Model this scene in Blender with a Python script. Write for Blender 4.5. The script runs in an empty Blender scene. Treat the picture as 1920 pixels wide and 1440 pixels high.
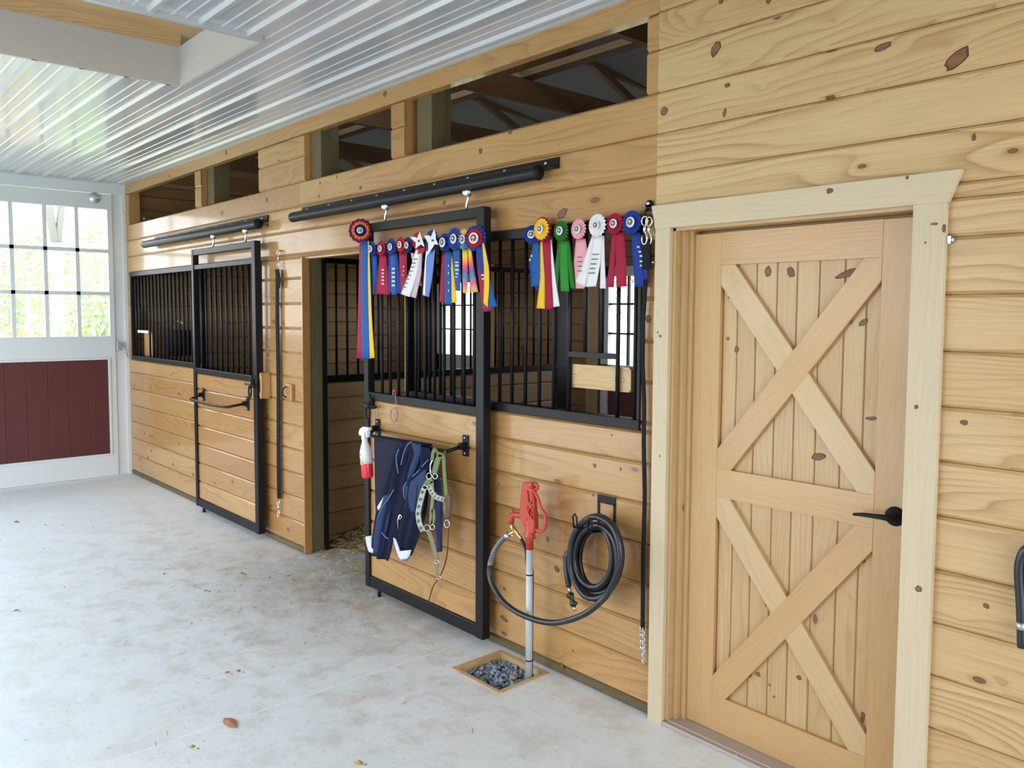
import bpy, math, random
from mathutils import Vector, Matrix
random.seed(7)
PI = math.pi
C = bpy.context.scene.collection
S = bpy.context.scene

# ------------------------------------------------------------------ camera
F_PX, YAW, PITCH, ROLL, CAM_D, CAM_H, CY = 1528.23, math.radians(48.3186), math.radians(3.7132), math.radians(0.28328), 2.69336, 1.71284, 688.13
_F = Vector((-math.sin(YAW)*math.cos(PITCH), math.cos(YAW)*math.cos(PITCH), -math.sin(PITCH)))
_r = Vector((math.cos(YAW), math.sin(YAW), 0)); _u = _r.cross(_F)
_R = _r*math.cos(ROLL)+_u*math.sin(ROLL); _U = -_r*math.sin(ROLL)+_u*math.cos(ROLL)
EYE = Vector((0, -CAM_D, CAM_H))
def W(px, py, val=0.0, ax=1):
    """point of the world plane (ax = val) measured off the photograph"""
    d = _F+_R*((px-960)/F_PX)-_U*((py-CY)/F_PX)
    return EYE+d*((val-EYE[ax])/d[ax])
cam = bpy.data.cameras.new('camera'); co = bpy.data.objects.new('camera', cam); C.objects.link(co)
M = Matrix((_R, _U, -_F)).transposed().to_4x4(); M.translation = EYE
co.matrix_world = M
cam.sensor_width = 36; cam.lens = F_PX/1920*36; cam.shift_y = (CY-720)/1920.0
cam.clip_start = 0.05; cam.clip_end = 300
S.camera = co

# ------------------------------------------------------------------ mesh helper
class MB:
    def __init__(s): s.v=[]; s.f=[]; s.uv=[]; s.t=[]; s.m=[]; s.s=[]
    def add(s, vs, fs, grain='x', mat=0, smooth=False, tone=None, uvs=None, off=None):
        b=len(s.v); s.v += [Vector(p) for p in vs]
        t = random.random() if tone is None else tone
        ou,ov = off if off else (random.random()*40, random.random()*40)
        for k,f in enumerate(fs):
            s.f.append([b+i for i in f]); s.t.append(t); s.m.append(mat); s.s.append(smooth)
            if uvs: s.uv.append([(uvs[i][0], uvs[i][1]) for i in f]); continue
            P=[Vector(vs[i]) for i in f]
            n=Vector((0,0,0))
            for i in range(len(P)): n += P[i].cross(P[(i+1)%len(P)])
            g={'x':0,'y':1,'z':2}[grain]; a=[abs(c) for c in n]
            others=[i for i in range(3) if i!=g]
            # across axis: the one that is not the normal
            ac = others[0] if a[others[1]]>=a[others[0]] else others[1]
            s.uv.append([(p[g]+ou, p[ac]+ov+(0.37 if a[others[0]]>a[others[1]] else 0)) for p in P])
        return s
    def box(s, x0,x1,y0,y1,z0,z1, grain='x', mat=0, tone=None, off=None):
        x0,x1=min(x0,x1),max(x0,x1); y0,y1=min(y0,y1),max(y0,y1); z0,z1=min(z0,z1),max(z0,z1)
        v=[(x0,y0,z0),(x1,y0,z0),(x1,y1,z0),(x0,y1,z0),(x0,y0,z1),(x1,y0,z1),(x1,y1,z1),(x0,y1,z1)]
        f=[(0,3,2,1),(4,5,6,7),(0,1,5,4),(1,2,6,5),(2,3,7,6),(3,0,4,7)]
        return s.add(v,f,grain,mat,False,tone,None,off)
    def prism(s, poly, y0, y1, axis='y', grain='x', mat=0, tone=None, smooth=False):
        """poly: 2D points (a,b); axis y: (x,z), axis x: (y,z), axis z: (x,y)"""
        def P(a,b,c): return {'y':(a,c,b),'x':(c,a,b),'z':(a,b,c)}[axis]
        n=len(poly); v=[P(a,b,y0) for a,b in poly]+[P(a,b,y1) for a,b in poly]
        ar=sum(poly[i][0]*poly[(i+1)%n][1]-poly[(i+1)%n][0]*poly[i][1] for i in range(n))
        f=[tuple(range(n)), tuple(reversed(range(n,2*n)))]
        f+=[(i,n+i,n+(i+1)%n,(i+1)%n) for i in range(n)]
        flip = (ar<0) != (axis in ('x','z')) 
        if y1<y0: flip = not flip
        if flip: f=[tuple(reversed(q)) for q in f]
        return s.add(v,f,grain,mat,smooth,tone)
    def tube(s, pts, r, n=10, closed=False, mat=0, tone=None, smooth=True, flat=None):
        pts=[Vector(p) for p in pts]; m=len(pts)
        rs = r if isinstance(r,(list,tuple)) else [r]*m
        T=[]
        for i in range(m):
            a=pts[(i-1)%m] if (closed or i>0) else pts[i]; b=pts[(i+1)%m] if (closed or i<m-1) else pts[i]
            T.append((b-a).normalized())
        up=Vector((0,0,1)) if abs(T[0].z)<0.9 else Vector((1,0,0))
        N=(up-T[0]*up.dot(T[0])).normalized(); v=[]; uvs=[]; L=0
        for i in range(m):
            N=(N-T[i]*N.dot(T[i])).normalized(); B=T[i].cross(N)
            if i: L+=(pts[i]-pts[i-1]).length
            for k in range(n):
                a=2*PI*k/n
                v.append(pts[i]+(N*math.cos(a)+B*math.sin(a))*rs[i]); uvs.append((L,k/n*2*PI*rs[i]))
        f=[]
        for i in range(m if closed else m-1):
            for k in range(n):
                j=(i+1)%m
                f.append((i*n+k, i*n+(k+1)%n, j*n+(k+1)%n, j*n+k))
        if not closed:
            f.append(tuple(reversed(range(n)))); f.append(tuple((m-1)*n+k for k in range(n)))
        return s.add(v,f,mat=mat,smooth=smooth,tone=tone,uvs=uvs)
    def lathe(s, prof, c, axis=(0,0,1), n=20, mat=0, smooth=True, tone=None):
        """prof: (radius, distance along the axis)"""
        A=Vector(axis).normalized(); c=Vector(c)
        up=Vector((0,0,1)) if abs(A.z)<0.9 else Vector((1,0,0))
        N=(up-A*up.dot(A)).normalized(); B=A.cross(N); v=[]
        for r,h in prof:
            for k in range(n):
                a=2*PI*k/n; v.append(c+A*h+(N*math.cos(a)+B*math.sin(a))*max(r,1e-5))
        f=[]
        for i in range(len(prof)-1):
            for k in range(n): f.append((i*n+k,i*n+(k+1)%n,(i+1)*n+(k+1)%n,(i+1)*n+k))
        f.append(tuple(reversed(range(n)))); f.append(tuple((len(prof)-1)*n+k for k in range(n)))
        return s.add(v,f,mat=mat,smooth=smooth,tone=tone)
    def ball(s, c, r, mat=0, n=12, sc=(1,1,1), tone=None):
        c=Vector(c); v=[];f=[]; m=n//2+1
        for i in range(m+1):
            p=PI*i/m
            for k in range(n):
                a=2*PI*k/n; v.append(c+Vector((math.sin(p)*math.cos(a)*r*sc[0], math.sin(p)*math.sin(a)*r*sc[1], math.cos(p)*r*sc[2])))
        for i in range(m):
            for k in range(n): f.append((i*n+k,(i+1)*n+k,(i+1)*n+(k+1)%n,i*n+(k+1)%n))
        return s.add(v,f,mat=mat,smooth=True,tone=tone)
    def grid(s, rows, mat=0, smooth=True, tone=None, uvs=None):
        n=len(rows[0]); v=[p for r in rows for p in r]
        f=[(i*n+k,i*n+k+1,(i+1)*n+k+1,(i+1)*n+k) for i in range(len(rows)-1) for k in range(n-1)]
        if uvs is None:
            uvs=[(k/(n-1),i/(len(rows)-1)) for i in range(len(rows)) for k in range(n)]
        return s.add(v,f,mat=mat,smooth=smooth,tone=tone,uvs=uvs)
    def build(s, name, mats, parent=None, solid=None, bevel=None):
        me=bpy.data.meshes.new(name)
        o0=Vector((0,0,0))
        me.from_pydata([tuple(p) for p in s.v],[],s.f)
        if not isinstance(mats,(list,tuple)): mats=[mats]
        for m in mats: me.materials.append(m)
        uvl=me.uv_layers.new(name='UVMap')
        flat=[c for f in s.uv for p in f for c in p]
        uvl.data.foreach_set('uv',flat)
        at=me.attributes.new('tone','FLOAT','FACE'); at.data.foreach_set('value',s.t)
        me.polygons.foreach_set('material_index',s.m); me.polygons.foreach_set('use_smooth',s.s)
        me.update()
        o=bpy.data.objects.new(name,me); C.objects.link(o)
        if parent is not None:
            o.parent=parent; o.matrix_parent_inverse=parent.matrix_world.inverted() if False else Matrix.Translation(-parent.location)
        if solid:
            md=o.modifiers.new('solid','SOLIDIFY'); md.thickness=solid; md.offset=0
        if bevel:
            md=o.modifiers.new('bevel','BEVEL'); md.width=bevel; md.segments=2; md.limit_method='ANGLE'; md.angle_limit=math.radians(40)
        return o

def tag(o, label=None, cat=None, group=None, kind=None):
    if label: o['label']=label
    if cat: o['category']=cat
    if group: o['group']=group
    if kind: o['kind']=kind
    return o
def thing(name, loc, label, cat, group=None, kind=None):
    o=bpy.data.objects.new(name,None); o.location=Vector(loc); o.empty_display_size=.05; C.objects.link(o)
    return tag(o,label,cat,group,kind)
def struct(o, label=None): return tag(o,label,None,None,'structure')

# ------------------------------------------------------------------ materials
def new_mat(name):
    m=bpy.data.materials.new(name); m.use_nodes=True; nt=m.node_tree
    return m, nt, nt.nodes['Principled BSDF']
def mat(name, col, rough=.5, metal=0, spec=.5, **kw):
    m,nt,b=new_mat(name)
    b.inputs['Base Color'].default_value=(*col,1); b.inputs['Roughness'].default_value=rough
    b.inputs['Metallic'].default_value=metal; b.inputs['Specular IOR Level'].default_value=spec
    for k,v in kw.items(): b.inputs[k.replace('_',' ')].default_value=v
    return m
def N(nt, typ, **kw):
    n=nt.nodes.new(typ)
    for k,v in kw.items():
        if k.startswith('i_'):
            key=k[2:]; key=int(key) if key.isdigit() else key.replace('_',' ')
            n.inputs[key].default_value=v
        else: setattr(n,k,v)
    return n
def L(nt,a,ao,b,bi): nt.links.new(a.outputs[ao],b.inputs[bi])
def mix(nt, fac, a, b, bt='MIX'):
    n=nt.nodes.new('ShaderNodeMix'); n.data_type='RGBA'; n.blend_type=bt
    for k,x in ((0,fac),(6,a),(7,b)):
        if isinstance(x,(int,float)): n.inputs[k].default_value=x
        elif isinstance(x,tuple): n.inputs[k].default_value=(*x,1)
        else: nt.links.new(x,n.inputs[k])
    return n.outputs[2]
def math_(nt, op, a, b=None, c=None):
    n=nt.nodes.new('ShaderNodeMath'); n.operation=op
    for k,x in enumerate((a,b,c)):
        if x is None: continue
        if isinstance(x,(int,float)): n.inputs[k].default_value=x
        else: nt.links.new(x,n.inputs[k])
    return n.outputs[0]
def rng(nt, val, a,b,c,d):
    n=nt.nodes.new('ShaderNodeMapRange'); nt.links.new(val,n.inputs[0])
    for k,x in zip((1,2,3,4),(a,b,c,d)): n.inputs[k].default_value=x
    return n.outputs[0]

def wood(name, light, mid, dark, rough=.42, grain=.55, knots=1.0, scale=1.0, var=.5, bump=.03,coat=0.0):
    m,nt,b=new_mat(name)
    uv=N(nt,'ShaderNodeUVMap'); sep=N(nt,'ShaderNodeSeparateXYZ'); L(nt,uv,0,sep,0)
    U,V=sep.outputs[0],sep.outputs[1]
    at=N(nt,'ShaderNodeAttribute',attribute_name='tone'); tone=at.outputs['Fac']
    def comb(su,sv):
        c=N(nt,'ShaderNodeCombineXYZ'); nt.links.new(math_(nt,'MULTIPLY',U,su*scale),c.inputs[0]); nt.links.new(math_(nt,'MULTIPLY',V,sv*scale),c.inputs[1]); return c
    # knots
    vc=comb(2.3,4.6); vo=N(nt,'ShaderNodeTexVoronoi',voronoi_dimensions='2D',i_Scale=1.0); L(nt,vc,0,vo,'Vector')
    # cathedral figure : broad warped bands
    nc=comb(.5,3.2); n1=N(nt,'ShaderNodeTexNoise',noise_dimensions='2D',i_Scale=1.0,i_Detail=2.0,i_Roughness=.45); L(nt,nc,0,n1,'Vector')
    warp=math_(nt,'MULTIPLY',n1.outputs['Fac'],math_(nt,'MULTIPLY_ADD',tone,16.0,10.0))
    near=math_(nt,'DIVIDE',.16,math_(nt,'ADD',vo.outputs['Distance'],.12))
    ph=math_(nt,'ADD',math_(nt,'MULTIPLY_ADD',V,24.0*scale,warp),near)
    band=math_(nt,'FRACT',ph)
    band=math_(nt,'POWER',band,3.0)
    edge=rng(nt,math_(nt,'FRACT',ph),.0,.12,1.0,0.0)
    band=math_(nt,'ADD',math_(nt,'MULTIPLY',band,.9),math_(nt,'MULTIPLY',edge,.5))
    # fine streaks
    fc=comb(3.0,160); n2=N(nt,'ShaderNodeTexNoise',noise_dimensions='2D',i_Scale=1.0,i_Detail=3.0,i_Roughness=.6); L(nt,fc,0,n2,'Vector')
    bc=comb(.8,6); n3=N(nt,'ShaderNodeTexNoise',noise_dimensions='2D',i_Scale=1.0,i_Detail=2.0); L(nt,bc,0,n3,'Vector')
    g=math_(nt,'MULTIPLY',band,rng(nt,n3.outputs['Fac'],.36,.60,.12,1.0))
    base=mix(nt,rng(nt,math_(nt,'ADD',math_(nt,'MULTIPLY',tone,var),math_(nt,'MULTIPLY',n3.outputs['Fac'],.9-var)),.15,.8,0,1),light,mid)
    col=mix(nt,math_(nt,'MULTIPLY',g,grain),base,dark)
    col=mix(nt,rng(nt,n2.outputs['Fac'],.3,.7,.0,.26),col,dark)
    if knots>0:
        d=vo.outputs['Distance']
        sp=N(nt,'ShaderNodeSeparateColor'); L(nt,vo,'Color',sp,0)
        sel=math_(nt,'GREATER_THAN',sp.outputs[0],1-.2*knots)
        rad=rng(nt,sp.outputs[1],0,1,.025,.055)
        kd=math_(nt,'DIVIDE',d,rad)
        kf=math_(nt,'MULTIPLY',rng(nt,kd,.85,1.1,1,0),sel)
        ring=math_(nt,'MULTIPLY',rng(nt,math_(nt,'ABSOLUTE',math_(nt,'SUBTRACT',kd,.95)),.0,.22,1,0),sel)
        halo=math_(nt,'MULTIPLY',rng(nt,kd,1.0,2.6,.45,0),sel)
        col=mix(nt,halo,col,dark)
        col=mix(nt,kf,col,(.20,.075,.035))
        col=mix(nt,math_(nt,'MULTIPLY',ring,.7),col,(.07,.022,.01))
    nt.links.new(col,b.inputs['Base Color'])
    b.inputs['Roughness'].default_value=rough; b.inputs['Coat Weight'].default_value=coat; b.inputs['Coat Roughness'].default_value=.11
    bp=N(nt,'ShaderNodeBump',i_Strength=bump*6,i_Distance=.002); nt.links.new(math_(nt,'ADD',n2.outputs['Fac'],g),bp.inputs['Height']); L(nt,bp,0,b,'Normal')
    return m
AMBER = wood('amber_pine',(.52,.305,.108),(.425,.218,.064),(.25,.105,.03),rough=.45,grain=.62,coat=.6,var=.75)
PALE  = wood('pale_pine',(.66,.475,.25),(.57,.375,.17),(.33,.18,.065),rough=.45,grain=.85,coat=.15)
TRIMW = wood('casing_pine',(.64,.55,.39),(.60,.50,.34),(.48,.36,.21),rough=.5,grain=.28,knots=.2)
DOORW = wood('door_pine',(.58,.365,.16),(.52,.31,.13),(.38,.215,.085),rough=.38,grain=.30,knots=0,var=.3,coat=.35)
PANELW= wood('door_panel_pine',(.58,.41,.215),(.50,.33,.155),(.36,.19,.07),rough=.42,grain=.40,knots=.2,coat=.2)
TREAT = wood('treated_pine',(.16,.125,.06),(.115,.085,.04),(.06,.04,.018),rough=.7,grain=.5)
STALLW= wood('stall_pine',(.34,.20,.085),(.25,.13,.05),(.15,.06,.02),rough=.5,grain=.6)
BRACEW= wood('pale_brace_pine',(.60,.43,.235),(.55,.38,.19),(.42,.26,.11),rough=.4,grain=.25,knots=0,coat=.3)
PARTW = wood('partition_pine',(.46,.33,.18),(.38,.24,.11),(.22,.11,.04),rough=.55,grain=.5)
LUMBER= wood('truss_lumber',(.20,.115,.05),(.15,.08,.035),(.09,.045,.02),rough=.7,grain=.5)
KNOT  = wood('knot_wood',(.30,.13,.055),(.19,.08,.035),(.06,.02,.01),rough=.5,grain=.8,knots=0,scale=6)
KNOTRIM = mat('knot_rim',(.10,.035,.015),.6)
BLACK = mat('black_powder_coat',(.006,.006,.008),.42,spec=.28)
BLACKM= mat('black_matte',(.006,.006,.007),.6,spec=.3)
RUBBER= mat('black_rubber',(.010,.014,.022),.3,spec=.6)
WEB   = mat('black_webbing',(.010,.010,.016),.75,spec=.2)
CHROME= mat('chrome',(.75,.74,.70),.22,1)
ZINC  = mat('zinc',(.62,.66,.68),.38,1)
BRASS = mat('brass',(.72,.52,.24),.3,1)
WHITEP= mat('white_paint',(.66,.70,.72),.45)
DRYW  = mat('white_drywall',(.52,.50,.48),.8)
REDB  = mat('painted_barn_red',(.085,.012,.012),.5)
GLASSM,nt,b=new_mat('window_glass')
for n in list(nt.nodes):
    if n.type=='BSDF_PRINCIPLED': nt.nodes.remove(n)
tr=N(nt,'ShaderNodeBsdfTransparent'); gl=N(nt,'ShaderNodeBsdfGlossy',i_Roughness=.02); fr=N(nt,'ShaderNodeFresnel',i_IOR=1.45); mx=N(nt,'ShaderNodeMixShader')
ge=N(nt,'ShaderNodeNewGeometry'); nt.links.new(math_(nt,'MULTIPLY',fr.outputs[0],math_(nt,'SUBTRACT',1.0,ge.outputs['Backfacing'])),mx.inputs[0]); L(nt,tr,0,mx,1); L(nt,gl,0,mx,2); L(nt,mx,0,nt.nodes['Material Output'],0)

# concrete
CONC,nt,b=new_mat('broom_concrete')
tc=N(nt,'ShaderNodeTexCoord')
def noise(nt,src,scale,det=4,rough=.55,mapping=None):
    n=N(nt,'ShaderNodeTexNoise',i_Scale=scale,i_Detail=det,i_Roughness=rough)
    if mapping:
        mp=N(nt,'ShaderNodeMapping'); mp.inputs['Scale'].default_value=mapping; nt.links.new(src,mp.inputs[0]); L(nt,mp,0,n,'Vector')
    else: nt.links.new(src,n.inputs['Vector'])
    return n.outputs['Fac']
P=tc.outputs['Object']
c=mix(nt,rng(nt,noise(nt,P,1.3,6),.3,.7,0,1),(.76,.81,.84),(.82,.85,.865))
c=mix(nt,rng(nt,noise(nt,P,14,5,.7),.35,.65,0,.16),c,(.55,.58,.60))
# dirt tracked out of the open stall: patchy stains that thin out away from its doorway
sp=N(nt,'ShaderNodeSeparateXYZ'); nt.links.new(P,sp.inputs[0])
dx=math_(nt,'MULTIPLY',math_(nt,'ADD',sp.outputs[0],4.5),.8); dy=math_(nt,'MULTIPLY',math_(nt,'ADD',sp.outputs[1],.0),1.1)
dd=math_(nt,'SQRT',math_(nt,'ADD',math_(nt,'MULTIPLY',dx,dx),math_(nt,'MULTIPLY',dy,dy)))
st=math_(nt,'MULTIPLY',rng(nt,noise(nt,P,5,7,.72),.48,.64,0,1),rng(nt,dd,.1,2.6,.8,.12))
c=mix(nt,st,c,(.46,.38,.28))
st2=math_(nt,'MULTIPLY',rng(nt,noise(nt,P,9,6,.75,(1,2.4,1)),.57,.68,0,1),.32)
c=mix(nt,st2,c,(.44,.37,.28))
st3=rng(nt,noise(nt,P,3.1,3,.5),.5,.68,0,.2)
c=mix(nt,st3,c,(.66,.63,.55))
gr=rng(nt,dd,.15,1.2,.8,0)
c=mix(nt,math_(nt,'MULTIPLY',gr,rng(nt,noise(nt,P,6,5,.7),.3,.6,.3,1)),c,(.30,.24,.16))
spk=rng(nt,noise(nt,P,60,2,.5),.68,.74,0,.5)
c=mix(nt,spk,c,(.28,.24,.2))
nt.links.new(c,b.inputs['Base Color']); b.inputs['Roughness'].default_value=.55
bp=N(nt,'ShaderNodeBump',i_Strength=.25,i_Distance=.004); nt.links.new(noise(nt,P,30,5,.7),bp.inputs['Height']); L(nt,bp,0,b,'Normal')

CEILM,nt,b=new_mat('white_steel_ceiling')
b.inputs['Base Color'].default_value=(.50,.51,.53,1); b.inputs['Roughness'].default_value=.22; b.inputs['Specular IOR Level'].default_value=.8
b.inputs['Coat Weight'].default_value=.5; b.inputs['Coat Roughness'].default_value=.1
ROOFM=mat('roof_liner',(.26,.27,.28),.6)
GRASS,nt,b=new_mat('meadow')
tc=N(nt,'ShaderNodeTexCoord')
c=mix(nt,noise(nt,tc.outputs['Object'],.8,6),(.45,.50,.26),(.62,.52,.34)); nt.links.new(c,b.inputs['Base Color']); b.inputs['Roughness'].default_value=.9
BARK=mat('bark',(.34,.34,.33),.9)
def leafm(name,a,bb):
    m,nt,b=new_mat(name); at=N(nt,'ShaderNodeAttribute',attribute_name='tone')
    nt.links.new(mix(nt,at.outputs['Fac'],a,bb),b.inputs['Base Color']); b.inputs['Roughness'].default_value=.7
    b.inputs['Transmission Weight'].default_value=0
    return m
LEAFG=leafm('green_leaves',(.30,.46,.28),(.66,.72,.36)); LEAFO=leafm('autumn_leaves',(.72,.44,.34),(.74,.66,.38))
STRAW=leafm('straw',(.62,.47,.22),(.28,.18,.08))
BEDM,nt,b=new_mat('stall_bedding'); tc=N(nt,'ShaderNodeTexCoord')
c=mix(nt,rng(nt,noise(nt,tc.outputs['Object'],9,7,.75),.35,.65,0,1),(.05,.03,.015),(.35,.24,.11)); nt.links.new(c,b.inputs['Base Color']); b.inputs['Roughness'].default_value=.95
STONE=leafm('bluestone',(.13,.19,.25),(.42,.48,.54))

# ------------------------------------------------------------------ planked wall
ZS=[0,.044,.217,.391,.564,.737,.910,1.083,1.257,1.430,1.604,1.780,1.957,2.122,2.287,2.452,2.618,2.790,2.94,3.05]
def board(mb,a0,a1,z0,z1,front=0.0,back=.022,c=.010,axis='x',mat=0,tone=None):
    """a tongue-and-groove board with eased edges; axis x: face at y=front, axis y: face at x=front"""
    sg=1 if back>front else -1
    e=.0011; pr=[(back-sg*.003,z0),(back-sg*.003,z0+e),(front+sg*c,z0+e),(front,z0+e+c),(front,z1-e-c),(front+sg*c,z1-e),(back-sg*.003,z1-e),(back-sg*.003,z1),(back,z1),(back,z0)]
    v=[]
    for a in (a0,a1):
        for q,z in pr: v.append((a,q,z) if axis=='x' else (q,a,z))
    n=len(pr); f=[tuple(range(n)),tuple(reversed(range(n,2*n)))]+[(i,i+n,(i+1)%n+n,(i+1)%n) for i in range(n)]
    if (sg<0)!=(axis=='y'): f=[tuple(reversed(q)) for q in f]
    mb.add(v,f,grain=axis,mat=mat,tone=tone)
def planks(mb,a0,a1,z0,z1,mat=0,splits=(),**kw):
    for i in range(len(ZS)-1):
        lo,hi=max(z0,ZS[i]),min(z1,ZS[i+1])
        if hi-lo<.008: continue
        cuts=[a0]+[x for (k,x) in splits if k==i and a0<x<a1]+[a1]
        for p,q in zip(cuts[:-1],cuts[1:]): board(mb,p,q,lo,hi,mat=(3 if i==0 and mat in (0,1) and kw.get('treat') else mat),**{k:v for k,v in kw.items() if k!='treat'})
def knot(mb, px, py, a, b_, rot=0, y=0.0, mk=2, mr=4, pl=None):
    """an elliptical knot showing flush in the board face (1 mm proud)"""
    c=pl if pl else W(px,py,y); n=14
    cx,cz=c.x,c.z; cr,sr=math.cos(rot),math.sin(rot)
    jit=[random.uniform(.82,1.12) for _ in range(n)]
    def ring(s): return [(cx+jit[k]*(math.cos(2*PI*k/n)*a*cr-math.sin(2*PI*k/n)*b_*sr)*s,(cz+jit[k]*(math.cos(2*PI*k/n)*a*sr+math.sin(2*PI*k/n)*b_*cr)*s)) for k in range(n)]
    mb.prism(ring(1.0),y+.002,y-.0006,mat=mr); mb.prism(ring(.8),y+.001,y-.0010,mat=mk)

WR=MB()
sp1=((9,-8.2),(12,-6.4),(14,-5.503),(15,-7.6),(11,-8.6))
kw=dict(treat=True)
XD=-2.138
planks(WR,-9.1,-7.0,0,1.22,0,**kw)
planks(WR,-9.1,-8.985,1.22,2.10,0)
planks(WR,-9.1,-5.235,2.10,2.618,0,splits=((13,-7.9),(14,-5.503),(15,-6.9)))
planks(WR,-5.235,XD,2.10,2.618,0,splits=((13,-3.0),(14,-3.9),(15,-4.6)))
planks(WR,-5.86,-5.235,0,2.10,0,**kw)
planks(WR,-4.0,XD,0,1.22,0,**kw)
planks(WR,-2.205,XD,1.22,2.10,0)
# band of top openings
for a,b2 in ((-9.1,-8.99),(-7.165,-7.03),(-5.895,-5.17),(-4.10,-3.965),(-2.197,XD)): planks(WR,a,b2,2.618,2.935,0)
WR.box(-9.1,XD,0,.022,2.935,3.05,mat=0,tone=.3)
# the paler wall around the tack room door
planks(WR,XD,1.6,2.075,3.05,1,splits=((16,.3),(13,-.4),(14,.7)))
planks(WR,-1.02,1.6,0,2.075,1,splits=((4,.4),(8,.9)),**kw)
# 1x reveals and framing behind the openings
for a,b2 in ((-8.99,-7.165),(-7.03,-5.895),(-5.17,-4.10),(-3.965,-2.197)):
    WR.box(a-.019,a,.022,.11,2.60,2.95,'z',mat=0); WR.box(b2,b2+.019,.022,.11,2.60,2.95,'z',mat=0)
    WR.box(a,b2,.022,.06,2.58,2.615,'x',mat=0); WR.box(a,b2,.022,.06,2.938,2.975,'x',mat=0)
for x in (-6.86,-3.76,-5.02): WR.box(x-.14,x,.045,.18,2.10,3.6,'z',mat=3)
WR.box(-5.235,-5.222,-.001,.055,0,2.10,'z',mat=0,tone=.9)
WR.box(-5.38,-5.228,.055,.150,0,2.10,'z',mat=3)
WR.box(-4.0,-3.95,.022,.09,0,2.10,'z',mat=1,tone=.2); WR.box(-5.235,-3.95,.022,.09,2.09,2.30,'x',mat=0)
for a,b2 in ((-9.1,-7.0),(-3.95,-2.14)): WR.box(a,b2,.022,.06,0.0,1.2,'x',mat=3)
for a,b2 in ((-5.86,-5.40),): WR.box(a,b2,.05,.07,0.0,2.1,'x',mat=0)
for k in [ # knots read off the photograph
 (1342,92,.020,.030,-.5),(1441,2,.012,.010,.3),(1364,160,.013,.009,0),(1359,211,.008,.017,-.2),(1245,208,.020,.018,.6),
 (1655,88,.030,.011,.15),(1795,110,.044,.022,.6),(1352,3,.01,.01,0),(1826,257,.006,.012,0),(1785,450,.001,.001,0),
 (722,176,.020,.016,.2),(901,283,.016,.014,0),(957,247,.015,.011,0),(1155,432,.001,.001,0),(1055,400,.034,.022,.5),
 (600,343,.012,.012,0),(598,368,.010,.012,0),(676,352,.014,.013,0),(833,380,.016,.010,.7),(632,332,.008,.010,0),
 (835,410,.022,.020,0),(1147,816,.005,.005,0),(1115,873,.011,.010,0),(1164,880,.006,.008,0),(935,908,.007,.007,0),
 (1027,1011,.010,.014,.3),(1044,1067,.018,.015,-.5),(1112,929,.007,.006,0),(1054,1250,.012,.022,.3),(1075,1220,.010,.004,-.3),
 (946,1104,.014,.008,-.3),(945,1160,.030,.012,-.3),(972,912,.004,.004,0),(1849,1136,.010,.008,-.4),(1808,792,.012,.009,0),
 (318,330,.018,.018,0),(424,286,.018,.020,0),(270,410,.02,.012,0),(416,400,.03,.02,.2),(500,375,.02,.02,0),(502,422,.02,.016,.2),
 (513,560,.010,.014,0),(527,574,.008,.016,0),(532,606,.012,.024,.6),(502,780,.012,.016,0),(503,805,.012,.016,0),(505,822,.010,.014,0),
 (272,812,.014,.014,0),(285,818,.014,.012,0),(284,845,.016,.016,0),(325,700,.014,.014,0),(335,738,.022,.012,0),(324,871,.014,.018,0),(335,833,.014,.014,0),
 (362,890,.02,.02,0),(1216,598,.016,.016,0),(1170,535,.001,.001,0),(1216,430,.001,.001,0)]:
    if k[2]>.002: knot(WR,*k)
wr=WR.build('wall_right',[AMBER,PALE,KNOT,TREAT,KNOTRIM]); struct(wr,'long horizontal pine plank wall with stall fronts and open slots under the ceiling')

# ------------------------------------------------------------------ floor
XE,YL=3.2,-3.95
fl=MB()
def slab(x0,x1,y0,y1,g=(0,0,0,0)):
    fl.box(x0,x1,y0,y1,-.14,0)
jx=(-6.252,-3.262); g=.006; yl=-2.0
hx0,hx1,hy0,hy1=-3.062,-2.708,-.352,-.032
for (a,b2) in ((-9.2,jx[0]-g),(jx[0]+g,jx[1]-g)):
    fl.box(a,b2,YL,.0,-.14,0)
fl.box(jx[1]+g,hx0,YL,0,-.14,0); fl.box(hx1,XE,YL,0,-.14,0); fl.box(hx0,hx1,YL,hy0,-.14,0); fl.box(hx0,hx1,hy1,0,-.14,0)
fl.box(-9.2,hx0,YL,-.0,-.2,-.0010,mat=1); fl.box(-9.2,1.6,0,.05,-.14,-.001)
fl.box(-5.235,-4.0,0.0,.45,-.14,-.002)
floor=fl.build('floor',[CONC,mat('joint_filler',(.80,.84,.86),.7)]); struct(floor,'pale stained concrete aisle floor with saw-cut joints')

# ------------------------------------------------------------------ ceiling
cl=MB()
def ribbed(x0,x1,y0,y1):
    ys=[]; y=0.0; p=.2286
    prof=[]
    k=0
    while y>YL-.01:
        for dy,dz in ((0,0),(.018,.0),(.030,-.017),(.052,-.017),(.064,0),(.100,0),(.106,-.004),(.116,-.004),(.122,0),(.162,0),(.168,-.004),(.178,-.004),(.184,0)):
            prof.append((y-.02-dy,3.052+dz))
        y-=p
    pr=[(a,z) for a,z in prof if y0-1e-6<=a<=y1+1e-6]
    pr=[(y1,3.052)]+pr+[(y0,3.052)]
    cl.grid([[(x0,a,z) for a,z in pr],[(x1,a,z) for a,z in pr]],smooth=False)
HX0,HX1,HY0,HY1=-4.96,-3.86,-2.35,-.91
ribbed(-9.1,HX0,YL,0); ribbed(HX0,HX1,HY1,0); ribbed(HX0,HX1,YL,HY0); ribbed(HX1,XE,YL,0)
cl.box(-9.1,XE,YL,0,3.31,3.33,mat=2) if False else None
cl.box(-9.1,HX0,YL,-.02,3.40,3.42); cl.box(HX1,XE,YL,-.02,3.40,3.42)
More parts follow.
